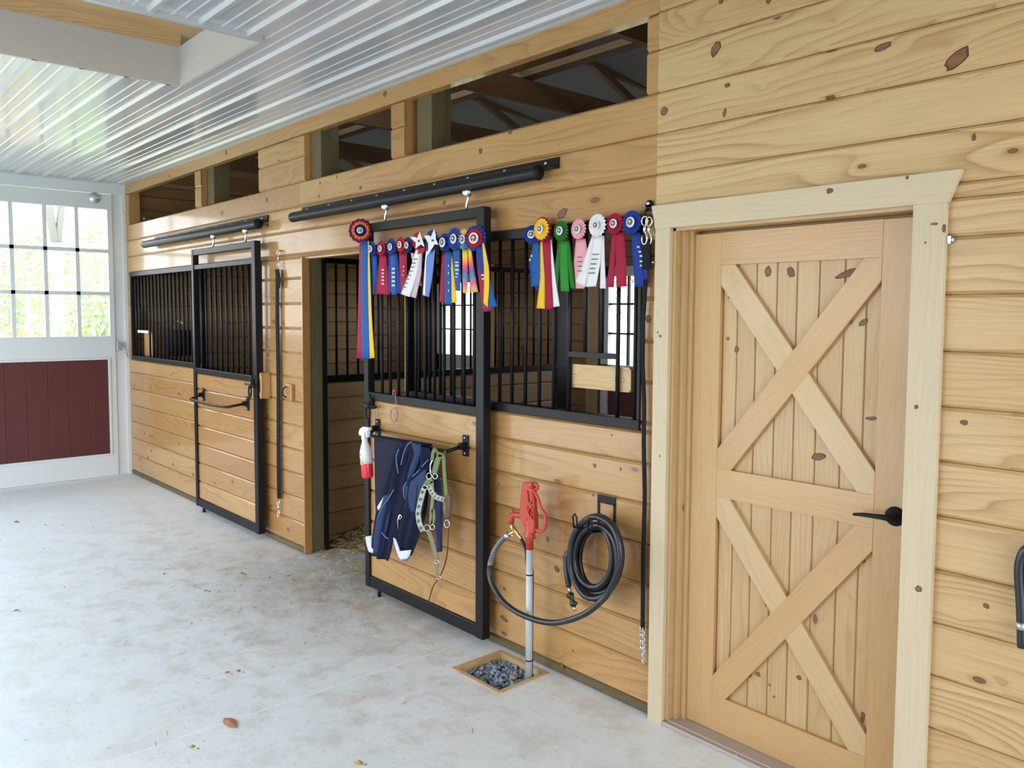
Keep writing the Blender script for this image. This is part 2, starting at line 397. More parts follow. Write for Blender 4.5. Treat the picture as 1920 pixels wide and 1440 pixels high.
# edge trims
cl.box(-9.1,XD,-.022,-.001,3.030,3.052,mat=0); cl.box(-9.1,-9.06,YL,0,3.028,3.052,mat=0)
cl.box(HX1,HX1+.025,HY0,HY1,3.028,3.056,mat=0)
ceil=cl.build('ceiling',[CEILM]); struct(ceil,'white ribbed steel ceiling with a boxed hatch opening')
h=MB(); zt=3.265
h.box(HX0-.02,HX0,HY0,HY1,3.04,zt); h.box(HX1,HX1+.02,HY0,HY1,3.06,zt); h.box(HX0,HX1,HY1,HY1+.02,3.04,zt); h.box(HX0,HX1,HY0-.02,HY0,3.04,zt)
hs=h.build('trim_1',DRYW); struct(hs,'white boxed shaft around the ceiling hatch')
h=MB()
for i in range(7):
    a=HX0-.1+i*.19; h.box(a,a+.188,HY0-.1,HY1+.1,zt+.06,zt+.085,'y')
h.box(HX0,HX0+.04,HY0,HY1,zt,zt+.06,'y')
o=h.build('hatch_lid',PALE); tag(o,'knotty pine board lid closing the ceiling hatch','hatch',kind='thing')

# ------------------------------------------------------------------ far end wall with the white barn door
XF=-9.1
w=MB()
w.box(XF-.12,XF,YL,.03,2.93,3.06); w.box(XF-.12,XF-.02,-.125,.03,-.1,2.93); w.box(XF-.02,XF,-.030,.03,0,2.93)
w.box(XF-.12,XF,YL,-2.75,0,2.93)
wf=w.build('wall_far',WHITEP); struct(wf,'white far end wall framing the sliding barn door')
d=thing('door_1',(XF,-1.35,0),'white sliding barn door with a window grid over a red panel','door',kind='structure'); del d['category']
DY0,DY1=-2.70,-.130
w=MB()
gz0,gz1,gy1,gy0=1.465,2.765,-.178,-2.48
rz0,rz1,ry1,ry0=.238,1.222,-.205,-2.44
t0,t1=XF-.06,XF-.004
w.box(t0,t1,DY0,DY1,gz1,2.92); w.box(t0,t1,DY0,DY1,rz1,gz0); w.box(t0,t1,DY0,DY1,.002,rz0); w.box(t0-.06,t0,DY0,DY1,-.1,.15)
w.box(t0,t1,gy1,DY1,gz0,gz1); w.box(t0,t1,DY0,gy0,gz0,gz1); w.box(t0,t1,ry1,DY1,rz0,rz1); w.box(t0,t1,DY0,ry0,rz0,rz1)
for a,b2,c1,c2 in ((ry0-.02,ry1+.02,rz1,rz1+.02),(ry0-.02,ry1+.02,rz0-.02,rz0),(ry1,ry1+.02,rz0,rz1),(ry0-.02,ry0,rz0,rz1)): w.box(XF-.004,XF+.006,a,b2,c1,c2)
w.build('door_frame',WHITEP,d,bevel=.002)
w=MB()
ny=8
for i in range(1,ny):
    y=gy0+(gy1-gy0)*i/ny; w.box(XF-.045,XF-.004,y-.018,y+.018,gz0,gz1)
for z in (1.903,2.339): w.box(XF-.045,XF-.004,gy0,gy1,z-.018,z+.018)
w.build('window_bars',WHITEP,d)
w=MB(); w.box(XF-.036,XF-.030,gy0,gy1,gz0,gz1); w.build('glass',GLASSM,d)
w=MB()
n=12
for i in range(n):
    a=ry0+(ry1-ry0)*i/n; b2=ry0+(ry1-ry0)*(i+1)/n
    w.prism([(XF-.03,a),(XF-.022,a),(XF-.018,a+.004),(XF-.018,b2-.004),(XF-.022,b2),(XF-.03,b2)],rz0,rz1,'z')
w.build('red_panel',REDB,d)
lk=thing('latch_box',(XF+.01,-.09,1.36),'small grey latch box beside the barn door edge','latch')
w=MB(); w.box(XF-.004,XF+.03,-.125,-.075,1.315,1.40); w.build('box',ZINC,lk,bevel=.003)
w=MB(); w.tube([(XF+.02,-.08,1.36),(XF+.03,-.055,1.33),(XF+.03,-.03,1.29),(XF+.03,-.01,1.22)],.003); w.tube([(XF+.02,-.08,1.37),(XF+.04,-.06,1.30),(XF+.03,-.02,1.25)],.003); w.build('cord',ZINC,lk)
vt=thing('round_vent',(XF,-.294,2.875),'small round grey fitting with a slot high on the white end wall','vent')
w=MB(); w.lathe([(.055,0),(.055,.012),(.050,.016)],(XF-.004,-.294,2.872),(1,0,0)); w.build('plate',ZINC,vt)
w=MB(); w.box(XF+.010,XF+.018,-.345,-.243,2.868,2.880); w.build('slot_bar',WHITEP,vt)

# ------------------------------------------------------------------ other walls (aisle side and stall back)
w=MB()
zt2=3.06
OP=[(-8.7,-5.3,0,2.6),(-4.4,-2.2,0.0,2.5)]
xs=[XF-.12,-8.7,-5.2,-4.5,-2.0,XE]
w.box(xs[0],xs[1],YL-.1,YL,0,zt2); w.box(xs[2],xs[3],YL-.1,YL,0,zt2); w.box(xs[4],xs[5],YL-.1,YL,0,zt2)
w.box(xs[1],xs[2],YL-.1,YL,2.6,zt2); w.box(xs[3],xs[4],YL-.1,YL,2.6,zt2)
wl=w.build('wall_left',PALE); struct(wl,'plank wall on the camera side of the aisle with two open barn doorways')
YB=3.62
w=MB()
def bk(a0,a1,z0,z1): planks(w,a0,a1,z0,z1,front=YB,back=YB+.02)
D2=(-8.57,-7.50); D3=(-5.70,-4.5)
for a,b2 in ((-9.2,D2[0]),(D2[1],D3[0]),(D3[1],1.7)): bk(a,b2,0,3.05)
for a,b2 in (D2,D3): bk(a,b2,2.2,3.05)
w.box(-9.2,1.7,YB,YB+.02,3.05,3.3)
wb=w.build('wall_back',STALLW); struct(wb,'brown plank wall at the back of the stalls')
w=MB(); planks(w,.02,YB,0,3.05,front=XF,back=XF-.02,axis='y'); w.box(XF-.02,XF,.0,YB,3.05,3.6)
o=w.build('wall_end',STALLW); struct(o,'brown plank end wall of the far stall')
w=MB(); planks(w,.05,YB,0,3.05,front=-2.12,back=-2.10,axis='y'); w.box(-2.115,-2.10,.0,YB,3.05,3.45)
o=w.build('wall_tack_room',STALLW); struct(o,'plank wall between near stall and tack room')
def rear_door(name,x0,x1,lab):
    d=thing(name,((x0+x1)/2,YB,0),lab,'door',kind='structure'); del d['category']
    w=MB(); a,b2=x0,x1; y0,y1=YB-.01,YB+.05; s=.10
    w.box(a,a+s,y0,y1,-.05,2.2); w.box(b2-s,b2,y0,y1,-.05,2.2); w.box(a,b2,y0,y1,2.1,2.2); w.box(a,b2,y0,y1,.96,1.20); w.box(a,b2,y0,y1,-.05,.12)
    w.build('door_frame',WHITEP,d)
    w=MB(); n=4
    for i in range(1,n): x=a+s+(b2-a-2*s)*i/n; w.box(x-.009,x+.009,y0+.01,y1-.02,1.2,2.1)
    for z in (1.52,1.82): w.box(a+s,b2-s,y0+.01,y1-.02,z-.009,z+.009)
    w.build('window_bars',BLACKM,d)
    w=MB(); w.box(a+s,b2-s,YB+.02,YB+.024,1.2,2.1); w.build('glass',GLASSM,d)
    w=MB(); w.box(a+s,b2-s,YB+.01,YB+.03,.12,.96); w.build('red_panel',REDB,d)
rear_door('door_2',*D2,'white framed window door at the back of the far stall')
rear_door('door_3',*D3,'white framed window door with red lower panel behind the near stall')
w=MB(); w.box(-5.88,-5.72,YB-.03,YB,0,2.3,'z'); w.box(-7.48,-7.38,YB-.03,YB,0,2.3,'z')
o=w.build('trim_2',PALE); struct(o,'pale wooden trim posts beside the rear stall doors')
# stall partition
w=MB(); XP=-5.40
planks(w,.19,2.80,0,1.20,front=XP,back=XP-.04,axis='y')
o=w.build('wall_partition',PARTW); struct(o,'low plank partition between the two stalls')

def bars_grille(par, a_list, z0, z1, y, r=.0095, axis='x', x=None):
    for a in a_list:
        m=MB(); p=(a,y) if axis=='x' else (x,a)
        m.tube([(p[0],p[1],z0),(p[0],p[1],z1)],r,10); m.build('bar',BLACK,par)
gp=thing('partition_grille',(XP-.02,1.5,1.2),'black bar grille on top of the low partition between stalls','grille',kind='thing')
w=MB(); w.box(XP-.045,XP+.012,.15,2.80,1.20,1.25); w.box(XP-.045,XP+.005,.15,2.80,2.08,2.12); w.box(XP-.05,XP+.01,.150,.192,-.08,2.12); w.box(XP-.05,XP+.01,2.67,2.80,-.08,2.16)
w.box(-5.31,-5.226,.151,.192,-.02,2.115); w.box(-5.39,-5.31,.16,.185,2.06,2.11); w.build('frame',BLACK,gp,bevel=.003)
bars_grille(gp,[.192+ (2.67-.192)*i/27 for i in range(1,27)],1.25,2.08,None,axis='y',x=XP-.02)
rg=thing('tie_ring',(XP+.01,2.24,1.40),'small black tie ring on the partition between stalls','ring')
m=MB(); m.tube([(XP+.02,2.24+.035*math.cos(a),1.40+.035*math.sin(a)) for a in [2*PI*i/14 for i in range(14)]],.005,8,True); m.tube([(XP+.015,2.24,1.43),(XP+.015,2.24,1.25)],.006); m.build('ring',BLACK,rg)

# ------------------------------------------------------------------ attic : roof liner and trusses
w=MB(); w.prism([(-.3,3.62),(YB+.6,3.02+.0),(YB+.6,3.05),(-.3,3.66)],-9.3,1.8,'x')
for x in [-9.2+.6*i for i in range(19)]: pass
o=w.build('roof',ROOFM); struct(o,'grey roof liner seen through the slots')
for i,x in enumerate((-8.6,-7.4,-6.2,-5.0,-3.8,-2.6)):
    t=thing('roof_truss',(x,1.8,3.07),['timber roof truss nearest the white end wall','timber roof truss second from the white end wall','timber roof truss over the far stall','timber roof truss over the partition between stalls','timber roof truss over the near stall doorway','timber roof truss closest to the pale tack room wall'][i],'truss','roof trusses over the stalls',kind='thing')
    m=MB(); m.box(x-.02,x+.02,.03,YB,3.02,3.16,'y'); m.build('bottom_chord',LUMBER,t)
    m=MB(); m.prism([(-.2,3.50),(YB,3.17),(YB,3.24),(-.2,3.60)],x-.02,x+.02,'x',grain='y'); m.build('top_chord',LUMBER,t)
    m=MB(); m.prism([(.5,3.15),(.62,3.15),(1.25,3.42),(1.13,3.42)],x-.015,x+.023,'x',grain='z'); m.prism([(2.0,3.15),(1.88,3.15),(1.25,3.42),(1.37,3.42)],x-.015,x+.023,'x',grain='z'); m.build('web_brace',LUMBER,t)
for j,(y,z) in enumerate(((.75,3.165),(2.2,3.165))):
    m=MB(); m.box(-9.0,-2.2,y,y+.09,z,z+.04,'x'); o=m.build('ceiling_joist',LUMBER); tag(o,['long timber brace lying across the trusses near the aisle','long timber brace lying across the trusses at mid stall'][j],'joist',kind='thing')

# ------------------------------------------------------------------ stall floor bedding
m=MB(); rows=[]; nx,ny2=90,48
rr=random.Random(3)
ph=[(rr.uniform(2,9),rr.uniform(2,9),rr.uniform(0,6)) for _ in range(8)]
for j in range(ny2+1):
    row=[]
    for i in range(nx+1):
        x=-9.09+i*(9.09-2.13)/nx; y=.13+j*(YB-.145)/ny2
        z=-.02+sum(math.sin(a*x+b2*y+c2) for a,b2,c2 in ph)*.010+rr.uniform(-.008,.008)
        z+=min(1,max(0,(y-.18)/.35))*.085
        row.append((x,y,z))
    rows.append(row)
m.grid(rows,smooth=False); o=m.build('stall_bedding',BEDM); tag(o,'dark straw bedding covering the stall floors','bedding',kind='stuff')
m=MB()
def straw_at(m,x,y,z,l=None,wd=.0016):
    l=l or rr.uniform(.02,.07); a=rr.uniform(0,PI); dx,dy=math.cos(a)*l/2,math.sin(a)*l/2; nxx,ny_=-math.sin(a)*wd,math.cos(a)*wd; dz=rr.uniform(0,.012)
    m.add([(x-dx-nxx,y-dy-ny_,z),(x-dx+nxx,y-dy+ny_,z),(x+dx+nxx,y+dy+ny_,z+dz),(x+dx-nxx,y+dy-ny_,z+dz),(x,y,z+.003+dz/2)],[(0,1,4),(1,2,4),(2,3,4),(3,0,4),(0,3,2,1)],tone=rr.random())
for _ in range(1500): straw_at(m,rr.uniform(-5.3,-4.0),(yy_:=rr.uniform(.03,.9)),min(1,max(0,(yy_-.18)/.35))*.085+rr.uniform(.0,.03))
for _ in range(260):
    x=rr.gauss(-4.55,.42); y=rr.gauss(-.25,.28)
    if y>.02 and not -5.2<x<-4.05: continue
    straw_at(m,x,min(y,.1),.001,rr.uniform(.01,.035))
for _ in range(140): straw_at(m,rr.uniform(-7.5,-2.4),rr.uniform(-3.2,-.15),.001,rr.uniform(.008,.03))
o=m.build('loose_straw',STRAW); tag(o,'loose straw scattered in and in front of the open stall doorway','straw',kind='stuff')
m=MB()
def clod(p,r):
    n=7; 
    v=[Vector((0,0,1))*r*.6]+[Vector((math.cos(2*PI*k/n)*rr.uniform(.6,1.2),math.sin(2*PI*k/n)*rr.uniform(.6,1.2),0))*r for k in range(n)]
    m.add([Vector(p)+q for q in v],[(0,k+1,(k+1)%n+1) for k in range(n)]+[tuple(reversed(range(1,n+1)))],tone=rr.uniform(.4,1))
for px,py,r in ((386,1108,.02),(308,1076,.014),(452,1075,.02),(425,1261,.014),(447,1258,.014),(85,984,.012),(30,979,.025),(505,1083,.012),(548,1088,.018),(360,1400,.014),(610,1185,.01),(30,1145,.016),(478,1140,.01),(540,1080,.012),(700,1120,.012),(640,1075,.02),(620,1065,.014),(672,1430,.02),(600,1090,.014)):
    p=W(px,py,0,2); clod(p,r); clod(p+Vector((.03,.012,0)),r*.5)
o=m.build('dirt_litter',STRAW); tag(o,'small dried clods lying about on the concrete','dirt',kind='stuff')
lp=W(430,1357,0,2); m=MB()
pts=[(-.055,0),(-.03,.022),(0,.03),(.03,.02),(.06,.004),(.03,-.016),(0,-.022),(-.03,-.016)]
m.add([lp+Vector((0,0,.012))]+[lp+Vector((a,b2,.004+.01*abs(b2)*20*.3)) for a,b2 in pts],[(0,i+1,(i+1)%8+1) for i in range(8)])
o=m.build('dry_leaf',mat('dry_leaf',(.45,.20,.12),.7),solid=.0015); tag(o,'reddish brown dry leaf on the concrete joint','leaf')

# ------------------------------------------------------------------ stall grilles on the front
def front_grille(label,x0,x1,bars,xc,feed=None):
    g=thing('stall_grille',((x0+x1)/2,.02,1.22),label,'grille',kind='thing')
    m=MB(); z0,z1=1.222,2.125
    m.box(x0,x1,-.012,.045,z0,z0+.045); m.box(x0,x1,-.012,.045,z1-.045,z1); m.box(x0,x0+.03,-.010,.043,z0+.045,z1-.045); m.box(x1-.018,x1,-.010,.043,z0+.045,z1-.045)
    m.build('frame',BLACK,g,bevel=.003)
    for b0 in bars:
        lo=z0+.045
        if feed and feed[0]-.01<b0<feed[1]+.01 and not any(abs(b0-f)<.02 for f in feed[:2]): lo=feed[2]
        m=MB(); m.tube([(b0,.015,lo),(b0,.015,z1-.04)],.0095,10); m.build('bar',BLACK,g)
    if feed:
        m=MB(); m.box(feed[0],feed[1],.004,.026,feed[2]-.012,feed[2]+.012); m.build('feed_opening_rail',BLACK,g)
    return g
front_grille('black bar grille over the planks beside the closed far stall door',-8.985,-7.04,[-8.985+.103*i for i in range(1,19)],0,(-8.78,-8.47,1.52))
g2=front_grille('black bar grille beside the rosette covered stall door',-3.95,-2.203,[-3.84,-3.74,-3.64,-3.54,-3.44,-3.34,-3.235,-3.135,-3.041,-2.942,-2.843,-2.744,-2.642,-2.544,-2.443,-2.347,-2.248],0,(-2.642,-2.347,1.53))
fb=thing('feed_opening_board',(-2.46,.04,1.38),'short rounded pine board bolted across the grille feed opening','board',kind='thing')
m=MB(); xa,xb,za,zb=-2.636,-2.282,1.375,1.484; 
m.prism([(xa,za),(xb-.012,za),(xb,za+.012),(xb,zb-.012),(xb-.012,zb),(xa,zb)],.027,.046); m.build('board',PALE,fb,bevel=.002)
for x in (-2.618,-2.372,-2.325):
    m=MB(); m.lathe([(.006,0),(.006,.004),(.003,.006)],(x,.027,1.43),(0,-1,0),10); m.build('screw',ZINC,fb)
fd=thing('hay_feeder',(-8.62,.02,1.23),'low feed opening with a pale cap rail in the far stall grille','feeder',kind='thing')
m=MB(); m.box(-8.79,-8.47,-.004,.03,1.505,1.53); m.build('cap_rail',WHITEP,fd)
m=MB(); m.box(-8.76,-8.52,.05,.07,1.27,1.50); m.build('back_board',AMBER,fd)
bu=thing('feed_bucket',(-8.2,.2,1.3),'black feed bucket hanging inside the far stall grille','bucket')
m=MB(); m.lathe([(.11,0),(.14,.24),(.145,.25),(.135,.25),(.105,.01)],(-8.15,.19,1.29)); m.build('bucket',BLACKM,bu)
m=MB(); m.tube([(-8.15+.14*math.cos(a),.19,1.53+.10*math.sin(a)) for a in [PI*i/10 for i in range(11)]],.004); m.build('bail',ZINC,bu)

# ------------------------------------------------------------------ sliding stall doors
def stall_door(label,x0,x1,bars,planklines,hang_x):
    d=thing('sliding_stall_door',((x0+x1)/2,-.07,.03),label,'door',kind='thing')
    ya,yb=-.095,-.045; zb,ztp=.045,2.245
    m=MB()
    xi,xj=x0+.045,x1-.060; m.box(x0,xi,ya,yb,zb,ztp); m.box(xj,x1,ya,yb,zb,ztp); m.box(xi,xj,ya+.002,yb-.002,ztp-.05,ztp-.001); m.box(xi,xj,ya+.004,yb-.004,zb+.001,zb+.068)
    m.box(xi,xj,ya+.006,yb-.006,2.075,2.115); m.box(xi,xj,ya+.002,yb-.002,1.195,1.242)
    m.build('frame',BLACK,d,bevel=.004)
    for a in bars:
        m=MB(); m.tube([(a,-.07,1.24),(a,-.07,2.08)],.0095,10); m.build('bar',BLACK,d)
    m=MB(); zs=[zb+.06]+planklines+[1.197]
    for i in range(len(zs)-1): board(m,x0+.04,x1-.055,zs[i],zs[i+1],front=-.078,back=-.050,c=.010)
    kn=[]
    p=m.build('plank_panel',[AMBER,PALE,KNOT,TREAT,KNOTRIM],d)
    for hx in hang_x:
        m=MB(); m.tube([(hx,-.072,ztp-.01),(hx,-.072,ztp+.03),(hx+.012,-.072,ztp+.055),(hx+.006,-.072,ztp+.08)],.007,10)
        m.lathe([(.020,-.018),(.026,-.006),(.026,.006),(.020,.018)],(hx+.006,-.072,ztp+.088),(0,1,0),14); m.build('hanger',ZINC,d)
    m=MB(); m.tube([(x0+.12,-.07,zb+.01),(x0+.12,-.07,.002)],.012,10); m.build('floor_guide',BLACK,d)
    return d
bars_near=[-4.185+.0865*i for i in range(1,12)]
d_near=stall_door('black framed sliding stall door hung with rosettes, a navy blanket and a halter',-4.265,-3.135,bars_near,[.217+.045,.45,.64,.83,1.02],(-4.056,-3.297))
d_far=stall_door('closed black framed sliding stall door with an empty blanket bar at the far stall',-7.035,-5.775,[-6.99+.105*i for i in range(1,11)],[.26,.42,.585,.745,.905,1.06],(-6.60,-5.98))
def track(label,x0,x1,bx0,bx1,m0):
    t=thing('door_track',((x0+x1)/2,-.05,2.36),label,'track',kind='thing')
    m=MB(); prof=[]
    R0=.034
    m.prism([( -.072+R0*math.cos(a), 2.366+R0*math.sin(a)) for a in [2*PI*i/16 for i in range(16)]],x0,x1,'x',smooth=False); 
    m.build('rail',m0,t,bevel=.002)
    m=MB(); m.prism([(-.002,2.435),(-.010,2.435),(-.014,2.40),(-.06,2.392),(-.06,2.384),(-.002,2.384)],bx0,bx1,'x'); m.build('flange',m0,t)
    n=9
    for i in range(n):
        x=bx0+.08+(bx1-bx0-.16)*i/(n-1)
        m=MB(); m.lathe([(.009,0),(.009,.006),(.004,.009)],(x,-.011,2.415),(0,-1,0),10); m.build('bolt',ZINC,t)
    m=MB(); m.lathe([(.037,0),(.037,.012),(.034,.016)],(x1-.006,-.072,2.366),(1,0,0),18); m.build('end_cap',BLACK,t)
    return t
track('long black tubular track above the rosette covered stall door',-5.21,-2.775,-5.19,-2.70,BLACK)
track('tubular track above the closed far stall door, studded with bolts',-8.30,-5.76,-8.2,-5.73,BLACK)

# latches
def latch(x,z,label,yf=-.095):
    l=thing('door_latch',(x,yf,z),label,'latch')
    m=MB(); m.box(x-.020,x+.020,yf-.008,yf+.018,z-.02,z+.05); m.build('plate',BLACK,l)
    m=MB(); m.tube([(x-.09,yf-.02,z+.005),(x+.09,yf-.02,z-.002)],.008,10); m.tube([(x+.02,yf-.02,z),(x+.02,yf-.02,z+.045),(x+.015,yf-.01,z+.07)],.006); m.build('bolt_rod',BLACK,l)
    m=MB(); m.tube([(x+.01+.022*math.cos(a),yf-.028,z-.045+.042*math.sin(a)) for a in [2*PI*i/16 for i in range(16)]],.007,8,True); m.build('pull_ring',BLACK,l)
p=W(695,760,-.095); latch(p.x,p.z,'black sliding bolt latch with ring on the rosette covered stall door')
p=W(474,722,-.095); latch(p.x,p.z,'black and chrome bolt latch on the closed far stall door')
# blanket bars
def blanket_bar(label,xl,xr,z,y_out,xol,xor_,dz=0):
    b=thing('blanket_bar',((xl+xr)/2,-.1,z),label,'blanket bar')
    for x in (xl,xr):
        m=MB(); m.box(x-.022,x+.022,-.088,-.078,z-.055,z+.055); m.box(x-.012,x+.012,-.125,-.085,z-.018,z+.018); m.build('bracket',BLACK,b,bevel=.002)
        for s in (-.04,.04):
            m=MB(); m.lathe([(.006,0),(.006,.004),(.003,.006)],(x,-.088,z+s),(0,-1,0),8); m.build('screw',ZINC,b)
    pts=[(xl,-.115,z),(xl-.01,-.15,z)]
    pts=[Vector((xl,-.10,z)),Vector((xol,y_out,z+dz))]
    for i in range(1,8): 
        t=i/8; pts.append(Vector((xol+(xor_-xol)*t,y_out,z+dz-.012*math.sin(PI*t))))
    pts+=[Vector((xor_,y_out,z+dz)),Vector((xr,-.10,z))]
    m=MB(); m.tube(pts,.010,12); m.build('rail',BLACK,b)
lb=W(709,803,-.08); rb_=W(874,835,-.08)
YO=-.20
o1,o2=W(692,818,YO),W(838,849,YO)
blanket_bar('curved black blanket bar carrying the navy horse blanket and halter',lb.x,rb_.x,(lb.z+rb_.z)/2,YO,o1.x,o2.x,(o1.z+o2.z)/2-(lb.z+rb_.z)/2+.008)
lb2=W(382,738,-.08); rb2=W(465,758,-.08)
blanket_bar('empty blanket bar on the closed far stall door',lb2.x,rb2.x,(lb2.z+rb2.z)/2,-.23,W(357,747,-.23).x,W(427,760,-.23).x,-.02)

# ------------------------------------------------------------------ sheets in place on vertical planes
def resample(pl,n):
    P=[Vector(p) for p in pl]; d=[0]
    for a,b2 in zip(P[:-1],P[1:]): d.append(d[-1]+(b2-a).length)
    out=[]
    for i in range(n):
        t=d[-1]*i/(n-1); k=0
        while k<len(d)-2 and d[k+1]<t: k+=1
        s=(t-d[k])/max(1e-9,d[k+1]-d[k]); out.append(P[k].lerp(P[k+1],min(1,max(0,s))))
    return out
def sheet(m,left,right,y,bulge=0,folds=0,fa=0,ph=0,nr=14,nc=9,tilt=0,mat=0,tone=None):
    """cloth hanging between two edges (photo pixels laid on the plane y)"""
    Lf,Rt=resample(left,nr),resample(right,nr); rows=[]
    for i in range(nr):
        row=[]
        for k in range(nc):
            s=k/(nc-1); q=Lf[i].lerp(Rt[i],s)
            p=W(q.x,q.y,y); p.y=y-bulge*math.sin(PI*s)-fa*math.sin(2*PI*folds*s+ph)*min(1,i/3)+tilt*(i/(nr-1))
            row.append(p)
        rows.append(row)
    m.grid(rows,mat=mat,tone=tone)
def strip(m,pts,wpx,y,**kw):
    P=[Vector(p) for p in pts]; a=[];b2=[]
    for i in range(len(P)):
        t=(P[min(i+1,len(P)-1)]-P[max(i-1,0)]).normalized(); n=Vector((-t.y,t.x))*wpx/2
        a.append(P[i]+n); b2.append(P[i]-n)
    sheet(m,[tuple(q) for q in b2],[tuple(q) for q in a],y,nc=kw.pop('nc',4),**kw)
def pxtube(m,pts,r,y,n=8,res=None,**kw):
    if isinstance(y,(int,float)): y=[y]*len(pts)
    P=[W(p[0],p[1],yy) for p,yy in zip(pts,y)]
    if res: P=smooth_path(P,res)
    m.tube(P,r,n,**kw)
def smooth_path(P,k=6,closed=False):
    out=[]; n=len(P)
    for i in range(n-1):
        p0,p1,p2,p3=P[max(i-1,0)],P[i],P[i+1],P[min(i+2,n-1)]
        for j in range(k):
            t=j/k
            out.append(.5*((2*p1)+(p2-p0)*t+(2*p0-5*p1+4*p2-p3)*t*t+(3*p1-p0-3*p2+p3)*t**3))
    out.append(P[-1]); return out

# ------------------------------------------------------------------ rosettes
COL={'blue':(.008,.035,.26),'lblue':(.010,.09,.33),'crim':(.34,.006,.045),'red':(.42,.01,.02),'yel':(.80,.50,.03),'white':(.75,.75,.78),'green':(.02,.24,.02),'dgreen':(.012,.15,.02),
     'pink':(.78,.36,.42),'mauve':(.58,.42,.52),'dblue':(.008,.02,.16),'orange':(.80,.22,.04),'pblue':(.14,.24,.60),'ygold':(.75,.42,.02)}
SAT={k:mat('satin_'+k,v,.62,spec=.25) for k,v in COL.items()}
GOLD=mat('foil_print',(.70,.62,.40),.35,.3); INK=mat('grey_print',(.10,.10,.12),.6); SILV=mat('silver_print',(.72,.75,.78),.4)
RAIN,nt,b=new_mat('satin_rainbow'); uv=N(nt,'ShaderNodeUVMap'); sp=N(nt,'ShaderNodeSeparateXYZ'); L(nt,uv,0,sp,0)
cr=N(nt,'ShaderNodeValToRGB'); nt.links.new(sp.outputs[1],cr.inputs[0]); e=cr.color_ramp.elements
e[0].position=0; e[0].color=(.35,.5,.03,1); e[1].position=1; e[1].color=(.85,.42,.03,1)
for p_,c_ in ((.18,(.80,.45,.02)),(.38,(.75,.06,.08)),(.52,(.15,.06,.35)),(.66,(.02,.22,.35)),(.8,(.6,.08,.25))):
    q=e.new(p_); q.color=(*c_,1)
L(nt,cr,0,b,'Base Color'); b.inputs['Roughness'].default_value=.45
RAINR,nt,b=new_mat('rainbow_ruffle'); tc=N(nt,'ShaderNodeAttribute',attribute_name='tone'); cr=N(nt,'ShaderNodeValToRGB'); L(nt,tc,'Fac',cr,0); e=cr.color_ramp.elements
e[0].color=(.8,.08,.1,1); e[1].color=(.7,.05,.2,1)
for p_,c_ in ((.2,(.85,.35,.03)),(.4,(.6,.6,.05)),(.6,(.02,.3,.15)),(.8,(.05,.12,.5))):
    q=e.new(p_); q.color=(*c_,1)
L(nt,cr,0,b,'Base Color'); b.inputs['Roughness'].default_value=.45
SAT['rain']=RAINR
def ruffle(c,R,r0,n,mat_,par,dy,spike=.0,name='ruffle',depth=.006,nrm=None):
    """pleated ring around c; c.y - dy is the front"""
    m=MB(); v=[];f=[]
    ns=2*n
    X=Vector((1,0,0)); Z=Vector((0,0,1)); Yn=Vector((0,-1,0))
    if nrm is not None:
        Yn=Vector(nrm).normalized(); X=Yn.cross(Z).normalized()*-1; Z=X.cross(Yn).normalized()*1; 
        if Z.z<0: Z=-Z
    for i in range(ns):
        a=2*PI*i/ns; d=depth if i%2 else 0; rr_=R*(1-spike*(i%2))
        for r,dd in ((r0,0),(R*.62,d*.8),(rr_,d*1.3)):
            v.append(c+(X*math.cos(a)+Z*math.sin(a))*r+Yn*(dy+dd))
    for i in range(ns):
        j=(i+1)%ns
        for k in range(2):
            m.add([v[i*3+k],v[i*3+k+1],v[j*3+k+1],v[j*3+k]],[(0,1,2,3)],tone=(i/ns))
    return m.build(name,mat_,par,solid=.0008)
def button(c,r,par,dy,nrm=(0,-1,0)):
    A=Vector(nrm).normalized()
    m=MB(); m.lathe([(r,0),(r,.003),(r*.9,.005)],c+A*dy,nrm,22); b_=m.build('button',SAT['white'],par)
    m=MB(); m.lathe([(r*.66,0),(r*.66,.0008)],c+A*(dy+.005),nrm,18)
    o=m.build('crest',INK,b_) ; o.parent=b_; o.matrix_parent_inverse=Matrix.Identity(4)
    Z=Vector((0,0,1)); X=A.cross(Z).normalized()
    m=MB()
    for dx,dz,s in ((-.15,.1,.22),(.05,.25,.16),(-.05,-.42,.14),(.18,0,.12)):
        m.lathe([(r*s,0),(r*s,.0006)],c+A*(dy+.0058)+X*(-dx*r)+Z*dz*r,nrm,8)
    o=m.build('crest_highlight',SILV,b_); o.parent=b_; o.matrix_parent_inverse=Matrix.Identity(4)
